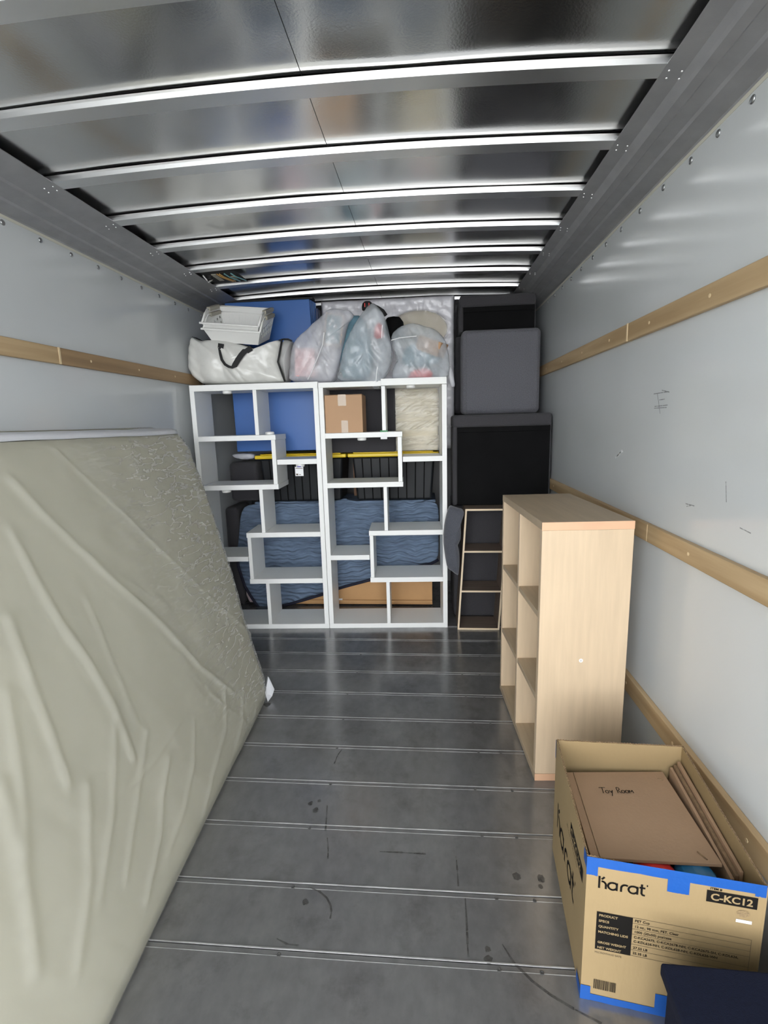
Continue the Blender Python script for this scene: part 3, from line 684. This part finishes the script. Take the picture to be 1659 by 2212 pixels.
# cardboard box on the middle bookcase
bb = empty('cardboard_box', (0, 0, 0), label='brown cardboard box taped shut on the upper shelf of the middle bookcase', cat='box')
L_ = at_unit(cr_, .034, .02, 1.3625); bb.location = L_; bb.rotation_euler = (0, 0, math.radians(1.0))
bx('carton', (0, 0, 0), (.247, .235, .243), m_cardk, bb, .002, 2)
bx('top_flap', (.0, .002, .2445), (.247, .1165, .247), m_cardk, bb, .0008); bx('top_flap', (.0, .1185, .2445), (.247, .233, .247), m_cardk, bb, .0008)
bx('tape_strip', (.088, -.0012, .175), (.142, -.0002, .2475), m_tape, bb, .0003); bx('tape_strip', (.105, -.0012, .0), (.15, -.0002, .08), m_tape, bb, .0003); bx('tape_strip', (.088, .0, .2476), (.142, .2, .2482), m_tape, bb, .0003)
# ------------------------------------------------------------------ on top of the bookcases
ZT = 1.696
zb = empty('storage_bag', (0, 0, 0), label='silver-white zipped storage bag with black handle lying on the left bookcase', cat='bag')
ol = [(407, 725), (416, 729), (430, 735), (440, 732), (462, 732), (500, 738), (530, 746), (548, 753), (556, 752), (575, 744), (607, 730), (602, 760), (598, 781), (608, 806), (614, 823), (600, 826), (520, 829), (434, 829), (424, 822), (412, 812), (408, 803), (402, 795), (401, 770), (403, 745)]
yz = 3.40
cpt = aty(500, 785, yz)
puff('bag_body', pxy(ol, 3.30), yz, .135, .135, m_bagw, zb, n=180, rings=20, p=.38, cen=(cpt.x, cpt.z), nz=.008, nsc=9, smooth=1, crease=.035, crs=6.)
olr = [(607, 730), (618, 731), (626, 734), (624, 752), (622, 785), (617, 818), (615, 825), (608, 806), (598, 781), (602, 760)]
puff('end_panel', pxy(olr, 3.31), yz, .10, .12, mat('bag_end_grey', (.42, .42, .42), .4, bump=.3, bscale=20), zb, n=80, nz=.003)
def line3(l, y, r, nm, m, par, flat=1., n=8): return MB().tube([Vector((aty(a, b, 3.30).x, y, aty(a, b, 3.30).z)) for a, b in l], r, n, flat).build(nm, m, par, smooth=True)
line3([(434, 829), (424, 823), (412, 812), (408, 803), (402, 795), (401, 770), (403, 745), (407, 725), (416, 728), (430, 735), (440, 731.5), (462, 731.5), (500, 737.5), (530, 746), (549, 753.5)], 3.36, .0052, 'piping', m_black, zb)
line3([(568, 746), (585, 739), (600, 732), (608, 730), (618, 730), (626, 734)], 3.35, .0052, 'piping', m_black, zb)
line3([(608, 731), (603, 758), (598.5, 781), (606, 802), (614, 824)], 3.315, .0055, 'piping', m_black, zb)
hs = [(478, 746), (474, 753), (476, 765), (479, 777), (486, 787), (494, 792), (501, 793.5), (507, 789), (514, 777), (521, 767), (528, 759), (537, 756)]
hb = MB(); hv = []
for i, (a, b) in enumerate(hs):
    p = aty(a, b, 3.262-.02*math.sin(math.pi*i/11)); wv = .0085+.009*(i > 6)*(i < 11)
    d = Vector((hs[min(i+1, 11)][0]-hs[max(i-1, 0)][0], 0, -(hs[min(i+1, 11)][1]-hs[max(i-1, 0)][1]))).normalized(); nn = Vector((-d.z, 0, d.x))*wv
    hv.append((p-nn, p+nn))
for i in range(11): hb.quad(hv[i][0], hv[i+1][0], hv[i+1][1], hv[i][1])
hb.build('handle', m_black, zb, solid=.003)
for a, b, rr in ((477, 748, .2), (538, 755, -.5)):
    p = aty(a, b, 3.262); ph = bx('handle_patch', (-.019, -.003, -.017), (.019, .003, .017), m_black, zb, .001); ph.location = p; ph.rotation_euler = (0, rr, 0)
# nested baskets
def basket(loc, rot, label):
    t = empty('stacking_basket', loc, label=label, cat='basket', group='white stacking baskets'); t.rotation_euler = rot
    W, D_, hf, hb_ = .385, .27, .095, .165; b = .035
    hb_ = .155; hf = .085
    def wall(p00, p10, p01, p11, nu, nv, skip, nm='slotted_side'):
        P = [Vector(q) for q in (p00, p10, p01, p11)]
        return MB().grid(nu, nv, lambda u, v: P[0].lerp(P[1], u).lerp(P[2].lerp(P[3], u), v), skip=skip).build(nm, m_plast, t, solid=.0035)
    sk = lambda i, j: i % 2 == 1 and j in (2, 3, 5, 6) and 0 < i < 20
    wall((b, D_-b, 0), (W-b, D_-b, 0), (0, D_, hb_), (W, D_, hb_), 21, 9, None, 'back_wall')
    for i in range(8):
        u0, u1 = .10+.1*i, .16+.1*i; bw_ = lambda u, v, o: (b*(1-v)+(W-b+b*v-b*(1-v))*u, D_-b+b*v-o, hb_*v)
        MB().hexa([bw_(u0, .35, .001), bw_(u1, .35, .001), bw_(u1, .35, .004), bw_(u0, .35, .004), bw_(u0, .70, .001), bw_(u1, .70, .001), bw_(u1, .70, .004), bw_(u0, .70, .004)]).build('slot_mould', m_plast, t, bevel=.001)
    wall((b, b, 0), (b, D_-b, 0), (0, 0, hf), (0, D_, hb_), 13, 9, lambda i, j: i % 2 == 1 and j in (3, 5, 7), 'side_wall')
    wall((W-b, b, 0), (W-b, D_-b, 0), (W, 0, hf), (W, D_, hb_), 13, 9, lambda i, j: i % 2 == 1 and j in (3, 4, 6, 7), 'side_wall')
    wall((b, b, 0), (W-b, b, 0), (0, 0, hf), (W, 0, hf), 2, 2, None, 'front_wall')
    wall((b, b, 0), (W-b, b, 0), (b, D_-b, 0), (W-b, D_-b, 0), 13, 9, lambda i, j: i % 2 == 1 and j % 2 == 1, 'base')
    bx('front_rim', (-.016, -.008, hf-.006), (W+.004, .006, hf+.006), m_plast, t, .002)
    MB().tube([(0, 0, hf), (0, .05, hf+.05), (0, .09, hb_+.0), (0, D_, hb_)], .006, 8).tube([(W, 0, hf), (W, .05, hf+.05), (W, .09, hb_), (W, D_, hb_)], .006, 8).tube([(0, D_, hb_), (W, D_, hb_)], .005, 8).build('side_rim', m_plast, t, smooth=True)
    for x in (0, W): MB().quad((x, 0, hf), (x, D_, hb_), (x, .09, hb_)).build('side_cheek', m_plast, t, solid=.003)
    for x in (0, W): bx('clip', (x-.013, .11, hb_-.012), (x+.013, D_-.02, hb_+.012), m_clip, t, .003, 2)
    return t
pb0 = aty(452, 745, 3.36)
basket((pb0.x, 3.30, 1.972), (math.radians(19), math.radians(6.5), math.radians(-4)), 'lower white stacking basket resting on the silver storage bag')
basket((pb0.x-.004, 3.295, 2.007), (math.radians(19), math.radians(6.5), math.radians(-4)), 'upper white stacking basket nested in another on the silver storage bag')
# plastic bags
def bag(pts, y, tf, tb, label, m=m_film, **k):
    o = puff('plastic_bag', pxy(pts, y-tf*.75), y, tf, tb, m, n=170, rings=20, crease=.030, **k); tag(o, label, 'bag', 'clear plastic bags on the bookcases'); return o
b1 = bag([(622, 823), (621, 800), (624, 765), (632, 736), (660, 708), (690, 682), (707, 664), (722, 663), (735, 665), (752, 666), (763, 677), (762, 686), (750, 699), (744, 730), (733, 775), (719, 824), (690, 826), (660, 824)], 3.42, .115, .12, 'clear plastic bag with pink and patterned boxes, beside the silver bag', m_film2, nz=.006, nsc=11, p=.42)
b2 = bag([(724, 822), (731, 790), (742, 745), (760, 705), (780, 672), (795, 655), (806, 650), (815, 660), (828, 675), (836, 705), (845, 745), (846, 770), (840, 795), (826, 818), (818, 836), (808, 840), (796, 828), (760, 824)], 3.38, .12, .13, 'tall blue-grey clear plastic bag hanging over the middle bookcase edge', m_film, nz=.006, nsc=10, p=.42, seed=3)
b3 = bag([(844, 816), (848, 790), (856, 775), (848, 750), (843, 720), (862, 702), (888, 694), (905, 698), (940, 708), (962, 728), (970, 760), (973, 790), (970, 815), (940, 821), (880, 821), (850, 820)], 3.44, .12, .13, 'squat clear plastic bag with a cardboard box, rightmost on the bookcases', m_film, nz=.006, nsc=10, p=.42, seed=6)
for o, l in ((b1, [(700, 718), (697, 745), (683, 780), (672, 806), (665, 820)]), (b2, [(826, 702), (824, 735), (820, 765), (814, 800), (812, 826)]), (b3, [(845, 735), (862, 730), (880, 728), (900, 726)])):
    MB().tube([aty(a, b, 3.28) for a, b in l], .003, 6).build('painted_highlight', m_lab, o)  # thin white tubes imitate highlights on the bag film
tail = MB(); e_ = aty(972, 790, 3.42)
puff('bag_tail', pxy([(966, 790), (976, 792), (980, 815), (984, 834), (976, 838), (970, 825)], 3.60), 3.60, .01, .01, m_film2, b3, n=50, nz=.003)
# contents
def cont(name, a, b, m, loc, rot, label, cat, bev=.004): o = MB().box(a, b).build(name, m, None, bevel=bev, seg=2); o.location = loc; o.rotation_euler = rot; return tag(o, label, cat)
p = aty(722, 714, 3.37)
pbx = empty('patterned_box', (p.x, 3.385, p.z), label='narrow box patterned with pale pebble shapes, upright in the first plastic bag', cat='box'); pbx.rotation_euler = (0, math.radians(9), 0)
bx('carton', (-.06, -.05, -.10), (.06, .05, .10), mat('box_tan', (.50, .38, .30), .6), pbx, .003)
bx('printed_face', (-.048, -.0515, -.088), (.048, -.0502, .088), mat('teal_print', (.16, .32, .36), .5, var=.3, vscale=60), pbx, .0003)
for x_, z_, r_ in ((-.01, .055, .012), (-.025, .03, .010), (.012, .02, .013), (.03, -.01, .009), (-.03, -.03, .011), (0, -.05, .013), (.028, -.07, .010), (-.02, -.075, .009)):
    MB().lathe([(r_, 0), (r_, -.0008), (.002, -.001)], (x_, -.0516, z_), 'y', 10).build('printed_pebble', m_lab, pbx)
p = aty(653, 782, 3.36); cont('pink_box', (-.045, -.05, -.095), (.09, .07, .085), m_pink, (p.x, 3.385, p.z), (0, .06, 0), 'pale pink box inside the plastic bag beside the silver bag', 'box')
p = aty(775, 760, 3.42); tb_ = puff('jacket', [(p.x-.10, ZT+.01), (p.x+.07, ZT+.01), (p.x+.10, ZT+.15), (p.x+.08, ZT+.30), (p.x+.03, ZT+.42), (p.x-.04, ZT+.42), (p.x-.10, ZT+.25), (p.x-.13, ZT+.1)], 3.41, .075, .07, m_slate, nz=.008); tag(tb_, 'slate blue padded item inside the tall plastic bag', 'clothing')
p = aty(757, 790, 3.40); cont('teal_case', (-.04, -.04, -.075), (.03, .05, .13), m_teal, (p.x, 3.41, p.z), (0, .16, 0), 'teal case at the left of the tall plastic bag', 'case')
p = aty(818, 715, 3.36); rd = puff('red_cloth', [(p.x-.03, p.z-.05), (p.x+.035, p.z-.05), (p.x+.03, p.z+.03), (p.x, p.z+.055), (p.x-.03, p.z+.02)], 3.35, .02, .03, m_red, nz=.004); tag(rd, 'red cloth inside the tall plastic bag', 'clothing')
p = aty(928, 748, 3.37); cont('cardboard_box', (-.085, -.03, -.04), (.085, .09, .05), m_cardk, (p.x, 3.40, p.z), (0, math.radians(22), math.radians(-25)), 'tilted cardboard box inside the squat plastic bag', 'box')
p = aty(905, 806, 3.38); rt = puff('toy', [(p.x-.08, ZT+.003), (p.x+.09, ZT+.003), (p.x+.09, ZT+.05), (p.x+.04, ZT+.075), (p.x-.05, ZT+.06)], 3.40, .03, .05, m_red, nz=.003); tag(rt, 'red toy at the bottom of the squat plastic bag', 'toy')
p = aty(905, 770, 3.44); gg = puff('grey_cloth', [(p.x-.12, ZT+.08), (p.x+.12, ZT+.09), (p.x+.15, ZT+.16), (p.x+.05, ZT+.24), (p.x-.1, ZT+.22)], 3.44, .04, .06, m_slate, nz=.006); tag(gg, 'blue-grey cloth inside the squat plastic bag', 'clothing')
p = aty(793, 657, 3.42)
cp = empty('cap', (p.x, 3.44, p.z-.012), label='black item with red stripes poking out of the tall plastic bag', cat='cap')
MB().lathe([(.036, -.02), (.038, 0), (.033, .02), (.02, .032), (.002, .036)], (0, 0, 0), n=20).build('crown', m_black, cp, smooth=True)
for s in (-1, 1): bx('red_stripe', (s*.014-.003, -.0385, -.008), (s*.014+.003, -.030, .016), m_red, cp, .001)
MB().tube([(.03, 0, .01), (.07, 0, -.01), (.10, 0, -.03), (.12, 0, -.06)], .012, 8).build('strap', m_black, cp, smooth=True)
p = aty(850, 702, 3.58)
hd = MB().lathe([(.066, -.09), (.072, -.03), (.068, .02), (.045, .05), (.003, .06)], (p.x, 3.60, p.z), n=24).build('helmet', m_blackf, smooth=True); tag(hd, 'black rounded helmet between the tall and the squat plastic bag', 'helmet')
# wiring in the roof corner
wf = empty('wiring_unit', (-1.28, 3.12, 2.33), label='small light fitting with loose wires in the roof corner above the left rail', cat='light fitting')
bx('black_plate', (-.06, -.07, -.004), (.16, .16, .0), m_black, wf, .001)
bx('metal_plate', (.0, -.03, -.010), (.03, .10, -.004), m_clip, wf, .001); bx('metal_plate', (.095, .03, -.010), (.12, .10, -.004), m_clip, wf, .001)
MB().lathe([(.018, -.024), (.018, -.004)], (-.02, 0, 0), n=14).build('socket', m_black, wf)
for x_, m in ((.045, m_amber), (.06, m_amber), (.09, m_teal), (.13, m_teal)): MB().tube([(x_, -.05, -.012), (x_+.012, 0, -.018), (x_+.03, .08, -.014), (x_+.03, .13, -.008)], .0035, 6).build('wire', m, wf)
MB().tube([(-.05, -.03, -.01), (-.04, .0, -.03), (-.05, .04, -.03), (-.03, .06, -.01)], .004, 6).build('bracket', m_plast, wf)

# ------------------------------------------------------------------ large open carton, front right
kb = empty('open_carton', (0, 0, 0), label='open printed cardboard carton with blue tape standing front right', cat='box')
FL, FR, BLc, BR = Vector((.364, 1.040, 0)), Vector((.729, .985, 0)), Vector((.404, 1.485, 0)), Vector((.785, 1.470, 0))
HT = .403; tk = .005
cen = (FL+FR+BLc+BR)/4
def wallp(a, b, nm, dip=0., lift=(0, 0)):
    d = (b-a).normalized(); nn = Vector((d.y, -d.x, 0)); ins = -nn if (cen-a).dot(nn) < 0 else nn
    n = 24; mb = MB()
    for i in range(n):
        u0, u1 = i/n, (i+1)/n; p0 = a.lerp(b, u0); p1 = a.lerp(b, u1)
        h0 = HT+lift[0]+(lift[1]-lift[0])*u0-dip*math.sin(math.pi*u0)+.002*noise.noise(Vector((u0*15, 1, 0))); h1 = HT+lift[0]+(lift[1]-lift[0])*u1-dip*math.sin(math.pi*u1)+.002*noise.noise(Vector((u1*15, 1, 0)))
        q0 = p0+ins*tk; q1 = p1+ins*tk; Z = Vector((0, 0, 1))
        mb.hexa([p0, p1, q1, q0, p0+Z*h0, p1+Z*h1, q1+Z*h1, q0+Z*h0])
    w_ = mb.build(nm, m_card, kb)
    bm = bmesh.new(); bm.from_mesh(w_.data); bmesh.ops.remove_doubles(bm, verts=bm.verts, dist=1e-5); bm.to_mesh(w_.data); bm.free()
    # corrugated cut edge
    ed = MB(); m2 = 90; Z = Vector((0, 0, 1))
    def hh(u): return HT+lift[0]+(lift[1]-lift[0])*u-dip*math.sin(math.pi*u)+.002*noise.noise(Vector((u*15, 1, 0)))
    pts = []
    for i in range(m2+1):
        u = i/m2; pts.append(a.lerp(b, u)+ins*(tk*(.5+.3*(-1)**i))+Z*(hh(u)+.0012))
    ed.tube(pts, .0012, 5).build('corrugated_edge', m_cardd, w_); return w_
f_ = wallp(FL, FR, 'front_wall', .006, (.004, .0)); wallp(BLc, BR, 'back_wall', 0, (0, 0)); s_ = wallp(BLc, FL, 'side_wall'); wallp(BR, FR, 'side_wall')
MB().quad(*[q+Vector((0, 0, .004)) for q in (FL, FR, BR, BLc)]).build('carton_bottom', m_card, kb)
FU = (FR-FL).normalized(); FN = Vector((FU.y, -FU.x, 0));
if FN.y > 0: FN = -FN
F = frame(FL+FN*.0008, FU, FN)
SU = (FL-BLc).normalized(); SN = Vector((SU.y, -SU.x, 0))
if SN.x > 0: SN = -SN
S = frame(BLc+SN*.0008, SU, SN)
def rect(Fr, x0, z0, x1, z1, m, nm, eps=0., par=None, rag=0.):
    e = Matrix.Translation((0, 0, eps)); n = 16
    if rag:
        pts = [(x0, z0)]+[(x0+(x1-x0)*i/n, z0+random.uniform(-rag, rag)) for i in range(1, n)]+[(x1, z0), (x1, z1), (x0, z1)]
    else: pts = [(x0, z0), (x1, z0), (x1, z1), (x0, z1)]
    return MB().quad(*[Fr @ e @ Vector((a, b, 0)) for a, b in pts]).build(nm, m, par or kb)
# brand mark drawn as strokes, letter height 1
def arcp(cx_, cy_, r, a0, a1, n=10, sy=1.): return [(cx_+r*math.cos(math.radians(a0+(a1-a0)*i/n)), cy_+r*sy*math.sin(math.radians(a0+(a1-a0)*i/n))) for i in range(n+1)]
def mark():
    L = [[(0, 0), (0, 1.0)], [(.17, .78), (.34, .98)]]
    L += [[(.17, .60)]+arcp(.17, .30, .30, 80, 0)+[(.47, 0)]]
    L += [arcp(.92, .31, .30, 75, 330, 16), [(1.22, .62), (1.22, 0)], [(.95, .62), (1.10, .60), (1.20, .5)]]
    L += [[(1.52, 0), (1.52, .36)]+arcp(1.80, .32, .28, 170, 60)]
    L += [arcp(2.32, .31, .30, 75, 330, 16), [(2.62, .62), (2.62, 0)], [(2.35, .62), (2.50, .60), (2.60, .5)]]
    L += [[(2.90, .90), (2.90, .14), (2.98, .02), (3.12, 0)], [(2.76, .62), (3.12, .62)]]
    L += [[(3.24, .86), (3.28, .86)]]
    return L
def scale(L, s, ox, oy): return [[(ox+a*s, oy+b*s) for a, b in l] for l in L]
strokes(scale(mark(), .0315, .0285, .328), .0046, F, m_ink, kb, 'printed_lettering')
def T(fr, x, z, body, size, m=m_ink, bold=.0, eps=.0003, sx=1.): return text(body, size, fr @ Matrix.Translation((x, z, eps)), m, kb, bold=bold, sx=sx)
# rounded model-number plate
rect(F, .252, .343, .352, .373, m_ink, 'printed_panel', .0002)
T(F, .260, .3495, 'C-KC12', .0245, m_card, .0007, .0006, 1.0)
T(F, .258, .3755, 'ITEM #', .0078, m_ink, .0002)
rect(F, .027, .155, .106, .262, m_ink, 'printed_panel', .0002)
rows = [(.2500, 'PRODUCT'), (.2345, 'SPECS'), (.2190, 'QUANTITY'), (.2035, 'MATCHING LIDS'), (.1735, 'GROSS WEIGHT'), (.1585, 'NET WEIGHT')]
for z, t_ in rows: T(F, .032, z, t_, .0088, m_card, .00025, .0006)
rv_ = [(.2520, 'PET Cup'), (.2365, '12 oz., 98 mm, PET, Clear'), (.2215, '1000 (20x50) pcs/case'), (.2065, 'C-KCA2675, C-KCA2678-NH, C-KCA2675-SH, C-KDL626,'), (.1945, 'C-KDL626-NH, C-KDL628-NH, C-KDL626-WH'), (.1765, '27.55 LB'), (.1610, '25.35 LB')]
for z, t_ in rv_: T(F, .1105, z, t_, .0088, m_ink, .00015)
for z in (.2625, .2475, .2320, .2170, .1885, .1725, .1560): rect(F, .106, z-.0004, .349, z+.0004, m_inkf, 'printed_rule', .0002)
rect(F, .3485, .156, .3493, .2625, m_inkf, 'printed_rule', .0002)
T(F, .027, .143, 'MICROWAVE SAFE', .0072, m_inkf)
# grey recycling disc and white sticker
MB().quad(*[F @ Vector((.327+.013*math.cos(6.283*i/24), .327+.009*math.sin(6.283*i/24), .0003)) for i in range(24)]).build('printed_disc', mat('disc_brown', (.30, .21, .11), .7, var=.4, vscale=300), kb)
rect(F, .314, .303, .345, .311, m_lab, 'white_sticker', .0004)
x = .029
mbb = MB()
while x < .079:
    w_ = random.choice((.0008, .0014, .0020)); mbb.quad(*[F @ Vector(q) for q in ((x, .038, .0003), (x+w_, .038, .0003), (x+w_, .066, .0003), (x, .066, .0003))]); x += w_+random.choice((.0007, .0012))
mbb.build('barcode', m_ink, kb)
# blue tape
rect(F, -.0, .384, .366, .4085, m_bluet, 'tape_strip', .0005, rag=.0008); rect(F, .172, .351, .217, .392, m_bluet, 'tape_strip', .0007, rag=.0006)
rect(F, -.001, .360, .024, .408, m_bluet, 'tape_strip', .0009, rag=.0012); rect(F, .345, .378, .366, .404, m_bluet, 'tape_strip', .0009, rag=.0012)
rect(F, -.001, .0, .366, .020, m_bluet, 'tape_strip', .0005, rag=.0008); rect(F, -.001, .0, .022, .042, m_bluet, 'tape_strip', .0009, rag=.0012); rect(F, .166, .012, .215, .062, m_bluet, 'tape_strip', .0007, rag=.0006)
sl = (FL-BLc).length
rect(S, sl-.028, .375, sl+.001, .408, m_bluet, 'tape_strip', .0005, rag=.001); rect(S, sl-.045, .0, sl+.001, .03, m_bluet, 'tape_strip', .0005, rag=.001); rect(S, 0, .34, .007, .405, m_bluet, 'tape_strip', .0005)
# side print
strokes(scale(mark(), .082, .075, .150), .010, S, m_ink, kb, 'printed_lettering')
rect(S, .262, .300, .415, .335, m_ink, 'printed_panel', .0002); T(S, .270, .308, 'C-KC12', .030, m_card, .0006, .0006, 1.2)
T(S, .215, .282, 'PET Cup 12 oz. 98 mm Clear', .012, m_ink)
# folded flat boxes inside the carton
def slab(name, P4, th_, m, label, cat='cardboard', n_off=None):
    P4 = [Vector(p) for p in P4]; nn = n_off or (P4[1]-P4[0]).cross(P4[3]-P4[0]).normalized()
    if nn.z < 0: nn = -nn
    nn = nn*th_
    mb = MB().hexa([P4[3], P4[2], P4[1], P4[0], P4[3]+nn, P4[2]+nn, P4[1]+nn, P4[0]+nn]); t = mb.build(name, m, None, bevel=.0015, seg=2); tag(t, label, cat); return t
tl, tr, br_, bl_ = Vector((.426, 1.440, .322)), Vector((.722, 1.452, .326)), Vector((.700, 1.095, .350)), Vector((.392, 1.095, .352))
lay = [tl, tr, br_, bl_]
sh = slab('flattened_box', [p-Vector((0, 0, .010)) for p in lay], .009, m_cardb, 'brown flattened cardboard with handwriting lying inside the open carton')
nu_ = (tr-tl).normalized(); nv_ = (tl-bl_).normalized(); nz_ = nu_.cross(nv_).normalized()
Hm = Matrix.Identity(4)
for i in range(3): Hm[i][0] = nu_[i]; Hm[i][1] = nv_[i]; Hm[i][2] = nz_[i]
hp_ = bl_.lerp(tl, .70).lerp(br_.lerp(tr, .70), .27)
Hm.translation = hp_+Vector((0, 0, .0016))
def hw(L): return [[(a*.02, b*.026) for a, b in l] for l in L]
o = strokes(hw([[(0, 1), (.9, 1)], [(.45, 1), (.4, 0)], arcp(1.0, .25, .25, 0, 360, 10), [(1.4, .5), (1.55, .1), (1.8, .5)], [(1.8, .5), (1.5, -.5)],
   [(2.5, 0), (2.5, 1)], arcp(2.6, .75, .28, 100, -80, 8), [(2.6, .45), (3.0, 0)], arcp(3.3, .25, .24, 0, 360, 10), arcp(3.85, .25, .24, 0, 360, 10), [(4.2, 0), (4.2, .5), (4.45, .2), (4.65, .5), (4.75, 0)]]), .0022, Hm, m_ink, sh, 'handwriting')
MB().tube([tl.lerp(tr, .07)+Vector((0, 0, .0)), bl_.lerp(br_, .07)], .0012, 6).build('fold_line', m_cardd, sh)
MB().tube([tl.lerp(tr, .9).lerp(bl_.lerp(br_, .9), .1), tl.lerp(tr, .95).lerp(bl_.lerp(br_, .95), .12)], .002, 6).build('torn_slot', m_cardd, sh)
MB().tube([tl.lerp(tr, .90).lerp(bl_.lerp(br_, .90), .97), tl.lerp(tr, .86).lerp(bl_.lerp(br_, .86), .90)], .0018, 6).build('torn_slot', m_cardd, sh)
for k_, (x0_, xa, z_, m, lab) in enumerate(((.7435, .706, .352, m_cardb, 'flattened cardboard wedged upright in the open carton, nearest the handwritten sheet'), (.7540, .7155, .361, m_cardd, 'dark flattened cardboard wedged upright in the open carton, middle one'), (.7645, .7245, .372, m_cardb, 'tallest flattened cardboard wedged against the right side of the open carton'))):
    P_ = [Vector((x0_, 1.452, .02)), Vector((xa, 1.075-.02*k_*0, .02)), Vector((xa-.004, 1.065, z_-.012)), Vector((x0_-.002, 1.452, z_-.01))]
    nn = Vector((.0085, 0, 0)); mb = MB().hexa([P_[0], P_[1], P_[1]+nn, P_[0]+nn, P_[3], P_[2], P_[2]+nn, P_[3]+nn]); o = mb.build('flattened_box', m, None, bevel=.0012, seg=2); tag(o, lab, 'cardboard')
for nm, c_, sx_, sz_, m, lab in (('toy_packet', (.545, 1.075, .315), .06, .035, m_red, 'red plastic packet under the cardboard sheet inside the open carton'), ('toy_bag', (.64, 1.075, .315), .055, .035, mat('blue_toy', (.03, .16, .32), .25), 'blue plastic packet under the cardboard sheet inside the open carton'), ('dark_toy', (.455, 1.08, .30), .055, .035, m_blackf, 'dark toy under the cardboard sheet inside the open carton')):
    o = puff(nm, [(c_[0]-sx_, c_[2]-sz_), (c_[0]+sx_, c_[2]-sz_), (c_[0]+sx_*.8, c_[2]+sz_*.5), (c_[0], c_[2]+sz_*.8), (c_[0]-sx_*.8, c_[2]+sz_*.5)], c_[1], .025, .06, m, nz=.006, nsc=30); tag(o, lab, 'toy')
fill = bx('packed_clothes', (0, 0, 0), (.26, .32, .24), m_blackf, None, .03, 4); fill.location = (.42, 1.07, .01); tag(fill, 'dark soft things filling the bottom of the open carton', 'clothing')
# ------------------------------------------------------------------ navy fabric cube, bottom right
nc = empty('fabric_cube', (0, 0, 0), label='navy blue fabric storage cube in the bottom right corner', cat='storage cube')
z = .30
A = Vector((.472, .898, z)); B = Vector((.80, .890, z)); Cn = Vector((.815, .56, z)); Dn = Vector((.448, .57, z))
dn = Vector((0, 0, -.285)); ii = Vector((.012, 0, 0))
MB().hexa([Dn+ii+dn, Cn-ii+dn, B-ii+dn+Vector((0, -.01, 0)), A+ii+dn+Vector((0, -.01, 0)), Dn+ii-Vector((0, 0, .03)), Cn-ii-Vector((0, 0, .03)), B-ii-Vector((0, .01, .03)), A+ii-Vector((0, .01, .03))]).build('cube_body', m_navy, nc, bevel=.006, seg=3)
MB().hexa([Dn-Vector((0, 0, .03)), Cn-Vector((0, 0, .03)), B-Vector((0, 0, .03)), A-Vector((0, 0, .03)), Dn, Cn, B, A]).build('cube_lid', m_navy, nc, bevel=.006, seg=3)
